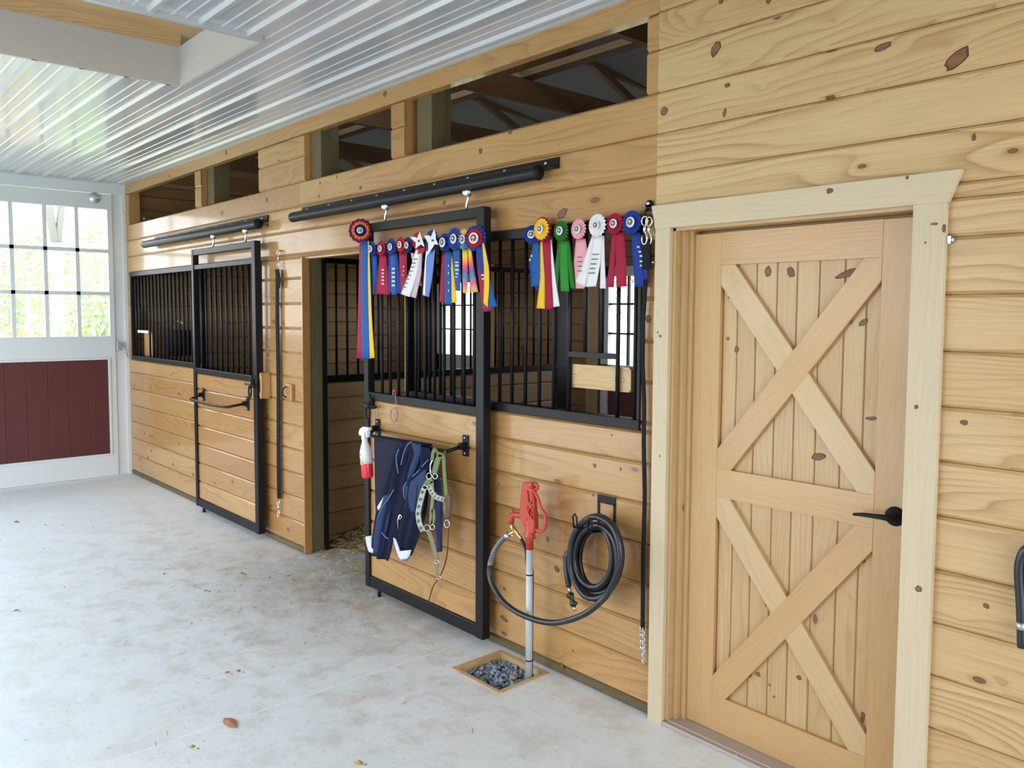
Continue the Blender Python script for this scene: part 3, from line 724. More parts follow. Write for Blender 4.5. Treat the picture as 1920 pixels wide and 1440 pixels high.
# b_.parent chain keeps world coordinates because meshes are stored relative to the root
def rosette(label,cpx,R,layers,tails,y,group,btn=.42,n=18,marks=None,nrm=None,depth=.004,buttonless=False):
    if group==GA: R*=1.2
    c=W(cpx[0],cpx[1],y); root=thing('rosette_ribbon',c,label,'ribbon',group)
    dy=.006
    for k,(cn,f) in enumerate(layers):
        ruffle(c,R*f,R*f*.2,n,SAT[cn],root,dy,.10,depth=depth,nrm=nrm); dy+=.006
    m=MB(); m.box(c.x-.004,c.x+.004,min(-.088 if y<-.08 else -.011,y+.002),max(-.088 if y<-.08 else -.011,y)+.002,c.z-.008,c.z+.012); m.build('clip',ZINC,root)
    if not buttonless: button(c,R*btn,root,dy+.004,nrm or (0,-1,0))
    for k,t in enumerate(tails):
        cn,lf,rt=t[:3]; yy=y+ (t[3] if len(t)>3 else 0)
        m=MB(); sheet(m,lf,rt,yy-.001*k,bulge=.002,folds=.5,fa=.0015,nr=12,nc=5,ph=k)
        m.build('ribbon_tail',RAIN if cn=='rainbow' else SAT[cn],root,solid=.0009)
    if marks:
        mm,pts=marks; m=MB()
        for (x,yp,w_,h_) in pts:
            # a row of small printed letter-like strokes
            nl=max(2,int(w_/1.6))
            for i in range(nl):
                xa=x-w_/2+w_*i/nl; a=W(xa,yp-h_/2,y-.008); b2=W(xa+w_/nl*.62,yp+h_/2,y-.008)
                m.box(a.x,b2.x,y-.0085,y-.0075,b2.z,a.z)
                
        m.build('printed_lettering',mm,root)
    return root
YA=-.105
GA='rosettes hanging on the sliding stall door'; GB='rosettes hanging on the grille beside the stall door'
nA=(.55,-.84,0)
def col_marks(x0,y0,x1,y1,n,w_,h_): return [(x0+(x1-x0)*i/(n-1),y0+(y1-y0)*i/(n-1),w_,h_) for i in range(n)]
# on the sliding door
rosette('big tricolor champion rosette with orange spikes and very long crimson, blue and yellow tails',(677,433),.062,[('dblue',1.0),('crim',.9),('orange',.72),('dblue',.5)],
  [('crim',[(674,455),(672,560),(669,672)],[(680,455),(681,560),(681,672)],.004),('lblue',[(677,452),(677,560),(679,672)],[(690,452),(692,560),(695,673)]),('yel',[(689,452),(690,520),(691,600),(693,672)],[(692,452),(694,520),(697,600),(702,671)],.003)],YA-.02,GA,n=14,nrm=(.75,-.66,0),btn=.25,depth=.008)
rosette('small royal blue rosette hanging next to the long tricolor champion rosette',(699,467),.040,[('blue',1.0)],[('blue',[(700,478),(703,520),(700,548)],[(707,478),(709,520),(707,549)],.003),('lblue',[(693,478),(692,520),(689,550)],[(705,478),(704,520),(701,553)])],YA,GA)
rosette('crimson rosette with gold lettered tail between two royal blue ones',(717,466),.038,[('crim',1.0)],[('crim',[(712,478),(708,515),(704,551)],[(724,478),(728,515),(731,553)])],YA,GA,marks=(GOLD,col_marks(718,506,718,532,5,5,3.2)))
rosette('royal blue rosette with silver lettered tail hanging right after the crimson one',(736,463),.041,[('blue',1.0)],[('blue',[(729,476),(727,515),(726,548)],[(736,476),(735,515),(735,549)],.003),('blue',[(741,476),(743,515),(743,550)],[(745,476),(750,515),(753,551)],.003),('lblue',[(733,476),(733,515),(734,552)],[(742,476),(742,515),(743,553)])],YA,GA,marks=(SILV,col_marks(738,504,738,535,5,6,4)))
rosette('narrow dark red rosette with faint red lettering, white button at its middle',(754,459),.038,[('red',1.0)],[('crim',[(748,474),(750,515),(752,549)],[(763,474),(763,515),(760,551)])],YA,GA,marks=(SAT['pink'],col_marks(757,500,756,516,3,3,3)))
rosette('dark blue rosette half hidden behind the white star on red',(767,460),.038,[('dblue',1.0)],[('mauve',[(770,474),(776,505),(783,536)],[(776,474),(784,505),(791,536)])],YA+.008,GA)
def star(c,R,par,y,pts,name='star_bow'):
    m=MB(); v=[W(c[0],c[1],y-.014)]
    for p in pts: v.append(W(p[0],p[1],y-.004 if p[2] else y-.010))
    n=len(pts); m.add(v,[(0,i+1,(i+1)%n+1) for i in range(n)],mat=0); m.build(name,SAT['white'],par,solid=.001)
    cc=W(c[0],c[1],y-.018); m=MB(); m.ball(cc,.006); m.build('bead',INK,par)
r6=rosette('white star bow on a red rosette with pale lettered tails',(785,452),.040,[('red',1.0)],[('mauve',[(786,470),(781,515),(770,556)],[(792,466),(790,515),(780,559)],.002),('white',[(780,466),(768,510),(752,551)],[(789,468),(781,515),(768,557)]),('red',[(783,468),(784,472),(783,477)],[(796,463),(797,468),(795,473)],-.012)],YA-.012,GA,buttonless=True,marks=(INK,[(779-(i*3.1),486+i*7.5,8,2) for i in range(8)]))
star((785,452),.04,r6,YA-.024,[(787,435,1),(790,443,0),(792,449,0),(796,463,1),(789,458,0),(784,462,0),(779,466,0),(780,455,0),(769,445,1),(777,444,0),(782,446,0)])
r7=rosette('white star bow on a royal blue rosette with pale blue tail',(812,450),.046,[('blue',1.0)],[('blue',[(800,460),(797,466),(798,470)],[(806,458),(806,466),(806,472)],-.01),('pblue',[(802,472),(797,515),(794,554)],[(816,466),(811,515),(804,557)]),('white',[(799,466),(796,510),(793,553)],[(803,466),(799,490),(797,554)],-.003)],YA-.012,GA,buttonless=True)
star((811,451),.04,r7,YA-.024,[(814,429,1),(817,440,0),(817,448,0),(822,459,1),(815,458,0),(810,466,0),(801,480,1),(803,466,0),(803,456,0),(795,442,1),(804,441,0),(808,444,0)])
r8=rosette('blue rosette with a small picture button and crimson, blue and yellow tails',(836,455),.042,[('blue',1.0),('blue',.7)],[('crim',[(829,474),(826,520),(824,566)],[(835,474),(835,520),(834,568)],.003),('yel',[(845,474),(846,520),(847,568)],[(847,474),(852,520),(857,567)],.003),('lblue',[(834,472),(834,520),(834,571)],[(846,472),(846,520),(846,572)])],YA,GA,btn=.5,marks=(SILV,[(841,498,1.6,4),(841,512,1.6,5),(841,530,1.6,4),(841,545,1.6,4)]))
rosette('bright blue pleated rosette with silver letters beside the rainbow one',(855,448),.050,[('blue',1.0)],[('lblue',[(849,466),(851,510),(855,545)],[(862,466),(863,510),(864,546)])],YA-.006,GA,marks=(SILV,[(857,492,7,2.4),(857,498,7,4),(857,506,7,4),(857,513,5,3),(856,519,5,2)]))
rosette('rainbow rosette with two multicolored tails',(872,449),.045,[('rain',1.0)],[('rainbow',[(867,467),(867,520),(868,549)],[(877,467),(877,520),(876,550)]),('rainbow',[(877,464),(880,505),(883,549)],[(882,460),(889,505),(896,547)],.004)],YA-.004,GA)
rosette('blue rosette with red inner ring, its crimson, yellow and blue tails crossing the door stile',(893,447),.055,[('blue',1.0),('red',.74)],[('crim',[(895,500),(900,545),(906,585)],[(903,500),(915,545),(923,583)],.006),('lblue',[(905,500),(911,540),(915,577)],[(917,520),(925,550),(932,575)],.003),('yel',[(904,456),(908,500),(908,540),(907,568)],[(908,456),(917,505),(917,540),(914,576)],-.004),('blue',[(892,462),(894,490),(903,520)],[(906,462),(910,490),(911,520)])],YA-.004,GA,nrm=(.3,-.95,0),marks=(SILV,[(905,516,5,3),(906,523,5,3)]))
# on the grille beside it
YG=-.030
rosette('blue rosette seen edge-on beside the yellow and crimson one',(999,440),.046,[('blue',1.0)],[('blue',[(998,532),(1002,538),(1006,544)],[(1008,525),(1010,535),(1010,546)],.004),('lblue',[(1000,455),(993,490),(996,538)],[(1010,452),(1018,495),(1022,534)])],YG,GB,nrm=(.35,-.93,0),marks=(SILV,[(997,480,3,4),(994,487,3,4)]))
rosette('yellow rosette over a crimson one with yellow, crimson and white tails',(1019,430),.056,[('crim',1.08),('yel',.92)],[('yel',[(1013,450),(1013,520),(1006,578)],[(1018,450),(1023,520),(1022,579)],.003),('white',[(1031,450),(1035,520),(1038,576)],[(1034,450),(1041,520),(1049,574)],.003),('crim',[(1017,450),(1022,520),(1024,580)],[(1032,450),(1034,520),(1037,580)])],YG-.006,GB,btn=.36)
rosette('green pleated rosette with three green tails',(1054,433),.048,[('dgreen',1.0)],[('dgreen',[(1047,452),(1040,500),(1035,543)],[(1053,452),(1050,500),(1045,545)],.002),('dgreen',[(1062,452),(1066,500),(1070,541)],[(1068,452),(1073,500),(1079,541)],.002),('green',[(1050,452),(1050,500),(1052,546)],[(1064,452),(1065,500),(1067,547)])],YG,GB)
rosette('pink pleated rosette with faintly lettered pink tails',(1087,430),.047,[('pink',1.0)],[('pink',[(1080,450),(1076,490),(1080,541)],[(1098,448),(1103,480),(1096,541)])],YG,GB,marks=(INK,col_marks(1087,482,1087,508,4,9,1.8)))
rosette('large white pleated rosette with grey lettering on its tails',(1122,423),.052,[('white',1.0)],[('white',[(1128,442),(1126,490),(1125,541)],[(1133,442),(1134,490),(1136,541)],.003),('white',[(1110,442),(1094,490),(1079,528)],[(1121,442),(1112,490),(1097,538)],.001),('white',[(1113,442),(1105,495),(1099,538)],[(1130,442),(1125,495),(1117,537)])],YG-.004,GB,btn=.34,marks=(INK,[(1117,477,13,2),(1115,486,12,2.2),(1113,495,11,2.4),(1111,503.5,10,2.4),(1109,512,12,2.4)]))
rosette('crimson pleated rosette with a split crimson tail',(1155,419.5),.047,[('crim',1.0)],[('crim',[(1148,436),(1143,490),(1137,538)],[(1158,436),(1154,490),(1151,539)],.001),('crim',[(1155,436),(1155,490),(1156,539)],[(1170,436),(1174,490),(1175,537)])],YG,GB)
rosette('royal blue rosette with silver lettering next to the hanging cross-tie',(1187,417),.052,[('blue',1.0)],[('blue',[(1200,440),(1206,480),(1207,526)],[(1203,440),(1210,480),(1216,521)],.002),('blue',[(1184,438),(1187,490),(1191,538)],[(1201,436),(1208,480),(1206,538)])],YG,GB,marks=(SILV,[(1197,463,5,3),(1200,472,5,3.4),(1202,480,5,3.4),(1202,490,5,3.4),(1202,498,4,3)]))

# ------------------------------------------------------------------ spray bottle hung on the bar
YS=-.215
sc=W(688,850,YS)
sb=thing('spray_bottle',W(688,895,YS),'white trigger spray bottle with red liquid hanging from the blanket bar end','spray bottle')
topz=W(683,812,YS); bot=W(690,896,YS); H=topz.z-bot.z
PLA=mat('cloudy_plastic',(.78,.76,.82),.3); LIQ=mat('red_liquid',(.75,.03,.06),.2); WPL=mat('white_plastic',(.82,.86,.88),.35)
ax=(topz-bot).normalized(); k=H
m=MB(); m.lathe([(.030,.0),(.034,.010),(.035,.08),(.035,.083)],bot,ax,20); m.build('liquid',LIQ,sb)
m=MB(); m.lathe([(.0352,.083),(.036,.13),(.035,.155),(.026,.185),(.017,.21),(.015,H-.01)],bot,ax,20); m.build('bottle',PLA,sb)
m=MB()
pl=[(-.014,-.03),(.014,-.03),(.018,.008),(.030,.02),(.042,-.014),(.050,-.010),(.044,.025),(.060,.030),(.056,.048),(.0,.046),(-.030,.030),(-.042,.010),(-.040,-.008),(-.026,-.010),(-.014,.0)]
m.prism([(topz.x+a,topz.z+b2-.008) for a,b2 in pl],YS-.013,YS+.013); m.build('trigger_head',WPL,sb,bevel=.003)
m=MB(); YL_=YS-.030
for a0,a1,z0,z1,mt in ((-.020,.016,.095,.145,0),(-.018,.016,.078,.095,1),(-.016,-.004,.10,.112,2),(-.016,.004,.135,.140,2)):
    rows=[]
    for zz in (z0,z1): rows.append([bot+ax*zz+Vector((.0364*math.sin(t),-.0364*math.cos(t),0)) for t in [a0/.036+(a1-a0)/.036*i/6 for i in range(7)]])
    m.grid(rows,mat=mt)
m.build('label',[SAT['white'],SAT['yel'],INK],sb,solid=.0006)

# ------------------------------------------------------------------ horse blanket
NAVY=mat('navy_cloth',(.008,.010,.034),.85,spec=.2); NAVY2=mat('slate_lining',(.028,.028,.055),.9,spec=.1); BLUEC=mat('blue_nylon',(.008,.028,.10),.6,spec=.3)
PIPE_=mat('light_blue_piping',(.10,.19,.36),.6); FLEECE=mat('white_fleece',(.62,.66,.70),.9)
hb=thing('horse_blanket',W(745,1050,-.21),'navy horse blanket with light blue piping and white fleece cuffs over the bar','blanket')
YH=-.215
m=MB(); sheet(m,[(702,821),(703,880),(704,940),(706,962)],[(756,828),(744,865),(728,915),(713,962)],YH+.02,bulge=.010,folds=1,fa=.003,nr=20,nc=12); m.build('lining_panel',NAVY2,hb,solid=.004)
# the part folded back over the bar
m=MB(); rows=[]
for i in range(9):
    a=PI*i/8
    rows.append([W(702+ (806-702)*s,821+(838-821)*s+ (-3),YO)+Vector((0,.017*math.cos(a)*-1-.001,.014*math.sin(a)-.006)) for s in [j/12 for j in range(13)]])
m.grid(rows); 
m2=[(702,821),(730,826),(760,829),(790,834),(806,840)]
rows=[[W(a,b2,YO)+Vector((0,.020,0)) for a,b2 in m2],[W(a,b2,YO)+Vector((0,.045,-.25)) for a,b2 in m2]]
m.grid(rows); m.build('fold_over_bar',NAVY,hb,solid=.003)
m=MB(); sheet(m,[(748,826),(735,870),(718,925),(706,962),(701,1000),(697,1028),(698,1040)],[(772,829),(765,870),(760,900),(757,940),(744,985),(737,1030),(731,1051)],YH,bulge=.020,folds=2.2,fa=.010,ph=.5,nr=26,nc=22); m.build('front_flap',NAVY,hb,solid=.004)
m=MB(); sheet(m,[(720,930),(706,975),(702,1005),(700,1035)],[(738,925),(728,985),(722,1010),(716,1044)],YH-.018,bulge=.014,folds=1,fa=.004,nr=16,nc=10); m.build('leg_strap_panel',BLUEC,hb,solid=.003)
m=MB(); sheet(m,[(766,827),(770,850),(759,895),(756,930),(750,960),(743,985),(741,1008),(748,1038)],[(806,840),(808,870),(803,910),(798,960),(788,995),(781,1015),(770,1042)],YH-.014,bulge=.020,folds=2.6,fa=.011,ph=2.0,nr=28,nc=24); m.build('shoulder_panel',NAVY,hb,solid=.004)
m=MB(); sheet(m,[(772,829),(777,850),(768,880),(762,905)],[(790,832),(790,850),(784,870),(774,895)],YH-.034,bulge=.012,nr=12,nc=8); m.build('blue_inset',BLUEC,hb,solid=.002)
m=MB(); sheet(m,[(758,915),(762,935),(770,960)],[(800,878),(799,920),(792,960)],YH-.036,bulge=.006,folds=1.5,fa=.004,nr=12,nc=12); m.build('blue_inset',BLUEC,hb,solid=.002)
for pts in ([(803,862),(792,874),(780,888),(766,900),(758,912),(757,924),(760,936)],[(748,842),(743,855),(744,870),(747,888)],[(772,828),(764,834),(757,850),(752,872)],[(738,918),(728,936),(716,952),(708,972)],[(716,998),(722,1006),(728,1010)],[(760,946),(772,950),(786,948)]):
    m=MB(); pxtube(m,pts,.0032,YH-.036,res=5); m.build('piping',PIPE_,hb)
m=MB(); sheet(m,[(686,1006),(688,1020),(692,1034),(700,1037)],[(698,1004),(698,1016),(701,1026),(707,1034)],YH-.008,bulge=.01,nr=9,nc=6); m.build('fleece_cuff',FLEECE,hb,solid=.008)
m=MB(); sheet(m,[(738,1008),(742,1025),(748,1043)],[(742,1010),(750,1031),(752,1046)],YH-.046,bulge=.004,nr=8,nc=4); sheet(m,[(745,1033),(748,1043),(752,1049)],[(771,1031),(769,1040),(765,1047)],YH-.046,bulge=.012,nr=8,nc=8); m.build('fleece_cuff',FLEECE,hb,solid=.008)
m=MB(); sheet(m,[(708,950),(709,957)],[(720,931),(714,952)],YH-.022,nr=5,nc=6); m.build('fleece_patch',FLEECE,hb,solid=.006)
m=MB(); sheet(m,[(746,1042),(752,1048)],[(769,1044),(763,1052)],YH-.040,bulge=.008,nr=4,nc=6); m.build('hem_trim',PIPE_,hb,solid=.004)
m=MB(); pxtube(m,[(750,965),(746,975),(747,992)],.004,YH-.045); m.tube([W(750+3*math.cos(a),969+4*math.sin(a),YH-.047) for a in [2*PI*i/10 for i in range(10)]],.0025,6,True); m.build('buckle',CHROME,hb)
m=MB(); sheet(m,[(808,842),(812,900),(817,960),(819,1035)],[(816,850),(828,920),(829,965),(829,1034)],YH+.01,bulge=.004,nr=20,nc=6); m.build('surcingle_strap',BLUEC,hb,solid=.004)

# ------------------------------------------------------------------ halter
GRN=mat('green_webbing',(.15,.20,.075),.85); GRN2=mat('faded_olive_webbing',(.20,.20,.115),.85); LEA=mat('brown_leather',(.10,.040,.020),.5)
PATT,nt,b=new_mat('patterned_webbing'); uv=N(nt,'ShaderNodeUVMap'); mp=N(nt,'ShaderNodeMapping'); mp.inputs['Scale'].default_value=(1,1,1); L(nt,uv,0,mp,0)
sp=N(nt,'ShaderNodeSeparateXYZ'); L(nt,mp,0,sp,0)
v_=math_(nt,'ABSOLUTE',math_(nt,'SUBTRACT',math_(nt,'FRACT',math_(nt,'MULTIPLY',sp.outputs[1],6.0)),.5)); u_=math_(nt,'ABSOLUTE',math_(nt,'SUBTRACT',sp.outputs[0],.5))
dm=math_(nt,'LESS_THAN',math_(nt,'ADD',v_,math_(nt,'MULTIPLY',u_,.8)),.32)
nt.links.new(mix(nt,dm,(.40,.42,.35),(.10,.11,.10)),b.inputs['Base Color']); b.inputs['Roughness'].default_value=.8
ha=thing('horse_halter',W(821,1088,-.26),'green and white patterned halter with brown leather crown hanging on the bar','halter')
YT=-.262
def st(name,pts,wp,mt,y=YT,**k):
    m=MB(); strip(m,pts,wp,y,**k); m.build(name,mt,ha,solid=.003)
st('loop_over_bar',[(817,838),(812,848),(810,864)],6,GRN2,y=-.225)
st('crown_strap',[(825,852),(819,868),(814,889)],10,GRN)
st('crown_strap',[(822,854),(829,853),(832,856),(833,885),(837,932)],6,GRN)
m=MB(); m.tube([W(815,840,YT+.03),W(822,850,YT),W(832,852,YT+.01),W(835,846,YT+.05)],.008); m.build('strap_knot',GRN,ha)
st('cheek_pad',[(811,899),(803,903),(798,912)],11,GRN)
st('cheek_strap',[(795,916),(788,942),(784,962),(786,980),(793,996)],9.5,PATT,bulge=.004,nc=6)
st('noseband',[(804,910),(810,924),(818,932),(833,937)],9.5,PATT,bulge=.003,nc=6)
st('throat_strap',[(810,903),(812,930),(809,955),(808,985)],6,GRN2)
st('throat_strap',[(812,955),(814,970),(810,985)],6,GRN)
st('chin_strap',[(803,993),(811,1018),(819,1050)],8,GRN2)
st('chin_strap',[(819,1050),(819,1068),(821,1087)],5,GRN2)
st('cheek_strap',[(834,940),(834,960),(836,972)],4,GRN)
m=MB(); strip(m,[(841,928),(842,950),(839,972)],10,YT-.004,bulge=.004); strip(m,[(840,972),(841,980),(838,986)],8,YT-.004); m.build('leather_crown',LEA,ha,solid=.005)
m=MB(); pxtube(m,[(840,990),(840,1010),(838,1040),(832,1065),(822,1085),(812,1100),(803,1130)],.0035,[YT,YT,YT,-.2,-.15,-.11,-.10],res=4); m.build('leather_tie',LEA,ha)
for (x,y_,rx,rz) in ((805,893,5,6),(816,893,4.5,5),(838,982,5,7),(801,990,6,6),(811,988,4,5),(819,1053,4,3),(823,1083,3,3),(797,914,5,4)):
    m=MB(); m.tube([W(x+rx*math.cos(a),y_+rz*math.sin(a),YT-.006) for a in [2*PI*i/12 for i in range(12)]],.0025,6,True); m.build('ring',CHROME,ha)
m=MB(); pxtube(m,[(811,862),(807,872),(807,884),(809,892)],.004,YT); m.build('snap_hook',CHROME,ha)

# pink loop with clear ring
pk=thing('hanging_loop',W(738,790,-.11),'thin pink string loop holding a small clear plastic ring','string')
PINKS=mat('pink_string',(.72,.16,.22),.6); CLR=mat('clear_plastic',(.55,.42,.34),.15,Transmission_Weight=.6)
m=MB(); pxtube(m,[(738,742),(736,736),(739,731),(741,738),(743,760),(744,778)],.0022,-.104,res=3); m.build('string',PINKS,pk)
m=MB(); m.tube([W(739+7*math.cos(a),778+13*math.sin(a),-.104) for a in [2*PI*i/18 for i in range(18)]],.004,8,True); m.build('ring',CLR,pk)

# ------------------------------------------------------------------ cross ties
def snap(m,x,z,y,s=1,flip=1):
    m.tube([Vector((x+.014*s*math.cos(a),y,z+.016*s*math.sin(a))) for a in [2*PI*i/12 for i in range(12)]],.003*s,6,True)
    m.tube([Vector((x,y,z-.014*s*flip)),Vector((x,y,z-.04*s*flip))],.006*s,8)
    m.tube([Vector((x+(.012*math.sin(a))*s,y,z-flip*(.062-.022*math.cos(a))*s)) for a in [2*PI*i/12 for i in range(11)]],.003*s,6)
tl=thing('cross_tie',W(521,935,-.02),'black cross-tie strap hanging on the planks between the two stall doors','cross-tie')
tp=W(522,470,-.02); b1=W(520,506,-.02); b2_=W(523,935,-.02)
m=MB(); m.tube([tp+Vector((0,.02,0)),tp],.006); snap(m,tp.x,tp.z-.015,-.022,1.3); m.build('top_snap',CHROME,tl)
m=MB(); strip(m,[(520,505),(520,600),(522,720),(522,850),(523,935)],6,-.022,tilt=0); strip(m,[(519,505),(523,525),(521,540)],7,-.028); m.build('strap',WEB,tl,solid=.004)
m=MB(); snap(m,b2_.x,b2_.z-.03,-.024,1.3); m.build('bottom_snap',CHROME,tl)
tr_=thing('cross_tie',W(1205,1240,-.02),'black cross-tie strap with chain end beside the tack room door casing','cross-tie')
a=W(1220,383,0)
m=MB(); m.lathe([(.016,0),(.016,.012)],(a.x,-.002,a.z),(0,-1,0),16); m.box(a.x-.016,a.x+.016,-.014,-.002,a.z-.03,a.z); m.build('wall_plate',BLACK,tr_)
m=MB(); m.lathe([(.008,0),(.008,.006),(.004,.008)],(a.x,-.014,a.z+.002),(0,-1,0),12); m.build('screw',ZINC,tr_)
m=MB(); m.tube([W(1218+9*math.cos(t),400+11*math.sin(t),-.02) for t in [2*PI*i/16 for i in range(16)]],.0045,8,True); m.build('ring',BLACK,tr_)
m=MB(); q=W(1214,412,-.03); snap(m,q.x-.010,q.z-.004,-.035,1.15); snap(m,q.x+.010,q.z-.008,-.032,1.15); m.build('top_snap',CHROME,tr_)
m=MB(); strip(m,[(1214,448),(1211,470),(1213,505)],15,-.030,nr=6); m.build('strap_keeper',WEB,tr_,solid=.012)
m=MB(); strip(m,[(1211,450),(1213,490),(1210,540),(1206,600),(1205,680),(1208,760),(1207,830),(1209,930),(1206,1050),(1205,1180)],6.5,-.024,nr=30); m.build('strap',WEB,tr_,solid=.006)
m=MB(); q=W(1222,492,-.03); m.lathe([(.004,0),(.004,.010)],q,(1,0,0),8); m.build('buckle',CHROME,tr_)
m=MB()
zt0=W(1204,1181,-.026); zb0=W(1205,1241,-.026)
for i in range(11):
    t=i/10; c=zt0.lerp(zb0,t)
    for s in ((-.006,.006) if i<7 else (.002,)):
        d1=Vector((.006,0,0)) if i%2 else Vector((0,.006,0))
        m.tube([c+Vector((s,0,0))+d1*math.cos(a)+Vector((0,0,.012*math.sin(a))) for a in [2*PI*k/10 for k in range(10)]],.0022,6,True)
m.build('chain',CHROME,tr_)

# wooden blocks on the plank panel
wbk=thing('wooden_door_stop',W(492,735,0),'rounded wooden stop block beside the closed far stall door','block',kind='thing')
c=Vector((-5.752,0,1.172)); m=MB()
pr=[]
for i in range(16):
    a_=2*PI*i/16; pr.append((c.x+.018*math.copysign(abs(math.cos(a_))**.6,math.cos(a_)),c.z+.10*math.copysign(abs(math.sin(a_))**.6,math.sin(a_))))
m.prism(pr,-.078,0); m.build('block',AMBER,wbk,bevel=.006)
m=MB(); m.box(c.x-.012,c.x+.000,-.080,-.07,c.z-.05,c.z+.05); m.build('strike_slot',BLACK,wbk)
wh=thing('latch_catch',W(545,735,0),'small black pull on a wooden block near the open stall doorway','catch',kind='thing')
c=W(546,735,0); m=MB(); m.box(c.x-.03,c.x+.055,-.028,0,c.z-.06,c.z+.06); m.build('block',AMBER,wh,bevel=.008)
m=MB(); m.tube([Vector((c.x-.02,-.03,c.z+.04)),Vector((c.x-.03,-.05,c.z+.02)),Vector((c.x-.03,-.05,c.z-.02)),Vector((c.x-.02,-.03,c.z-.04))],.005); m.build('pull',BLACK,wh)

# ------------------------------------------------------------------ yard hydrant
RED=mat('red_enamel',(.50,.050,.026),.38,spec=.5); GALV,nt,b=new_mat('galvanized_pipe'); tc=N(nt,'ShaderNodeTexCoord')
nt.links.new(mix(nt,noise(nt,tc.outputs['Object'],40,3),(.42,.47,.49),(.62,.66,.68)),b.inputs['Base Color']); b.inputs['Metallic'].default_value=.15; b.inputs['Roughness'].default_value=.5
YP=-.125; hx=-2.754
hy=thing('water_hydrant',(hx,YP,0),'red topped frost-free water hydrant on a galvanized pipe in the gravel box','hydrant')
zr=W(996,1030,YP).z
m=MB(); m.tube([(hx,YP,-.06),(hx,YP,zr)],.0165,18)
m.build('pipe',GALV,hy)
for z in (W(995,1078,YP).z,W(993,1238,YP).z):
    m=MB(); m.lathe([(.0175,-.003),(.0175,.003)],(hx,YP,z)); m.build('pipe_band',BLACKM,hy)
z1=W(997,1008,YP).z
m=MB(); m.lathe([(.0185,zr-.002),(.0185,z1-.01),(.026,z1-.004),(.026,z1+.012),(.020,z1+.02),(.022,z1+.06),(.018,z1+.10)],(hx,YP,0),n=20); m.build('collar',RED,hy)
m=MB(); out=[(984,904),(1001,904),(1003,921),(1003,945),(1005,967),(1006,987),(1005,1000),(990,1000),(987,988),(981,976),(978,964),(980,935)]
m.prism([(W(a_,b_,YP).x,W(a_,b_,YP).z) for a_,b_ in out],YP-.018,YP+.018); m.build('head',RED,hy,bevel=.008)
m=MB(); pxtube(m,[(984,968),(975,966),(966,965),(960,967),(958.5,974),(958.5,983)],[.016,.015,.014,.015,.015,.014],YP,14,res=None); pxtube(m,[(961,966),(961,955)],[.010,.006],YP); m.build('spout',RED,hy)
m=MB(); pxtube(m,[(999,917),(1004,926),(1009,935),(1012,946),(1015,954),(1021,964),(1023,976),(1022,988),(1018,995),(1011,996),(1005,992)],.0078,YP-.012,10,res=4); m.build('handle',RED,hy)
m=MB(); pxtube(m,[(1001,909),(1006,908),(1009,912),(1008,916),(1003,917)],.008,YP-.01,10); m.build('pivot',RED,hy)
m=MB(); pxtube(m,[(988,920),(990,938),(994,944),(998,936),(997,922)],.0045,YP-.022,8,res=3); pxtube(m,[(990,950),(989,958),(993,968),(998,972)],.006,YP-.022,8,res=3); pxtube(m,[(999,950),(993,952),(991,960)],.005,YP-.024,8); pxtube(m,[(1000,925),(1001,948),(1001,975)],.004,YP-.022,8); m.build('linkage',RED,hy)
for q in ((995,914),(997,962)):
    m=MB(); m.lathe([(.007,0),(.007,.006)],W(q[0],q[1],YP-.018),(0,-1,0),8); m.build('bolt',RED,hy)
# brass splitter
yS=YP-.004
sl=thing('hose_splitter',W(962,990,yS),'brass two-way hose splitter screwed under the red hydrant spout','splitter')
m=MB(); pxtube(m,[(959,982),(961,990),(965,996)],[.012,.010,.009],yS,10); pxtube(m,[(965,996),(957,1001),(951,1004)],[.009,.008,.011],yS,10); pxtube(m,[(963,989),(970,1000),(977,1011)],[.010,.008,.011],yS,10); m.build('body',BRASS,sl)
m=MB(); m.ball(W(961,1004,yS-.01),.007); m.build('valve_knob',BRASS,sl)
# hoses
hs_pts=[(951,1004),(938,1016),(926,1035),(919,1058),(918,1078),(925,1100),(942,1126),(965,1145),(992,1158),(1020,1166),(1048,1167),(1076,1160),(1102,1148),(1124,1130),(1142,1108)]
ys=[yS,-.14,-.15,-.155,-.16,-.165,-.17,-.175,-.18,-.18,-.175,-.17,-.16,-.15,-.14]
coil=[]; NL=5.6; steps=int(NL*22)
import math as _m
rnd=random.Random(11)
for i in range(1,steps):
    t=i/steps; th=-.62+2*PI*NL*t     # start lower right, going up the right side
    lp_=t*NL
    cx=1113+9*t+2*math.sin(lp_*2.1); cy=1046+3*math.sin(lp_*1.7)
    w_=(math.sin(lp_*PI*.72+.3)+1)/2
    rx=35+13*w_+2*math.sin(lp_*5); ry=55+22*w_
    if lp_<.5: ry+= (0.5-lp_)*22; rx+=(0.5-lp_)*10
    coil.append((cx+rx*math.cos(th),cy-ry*math.sin(th),-.150+.105*t))
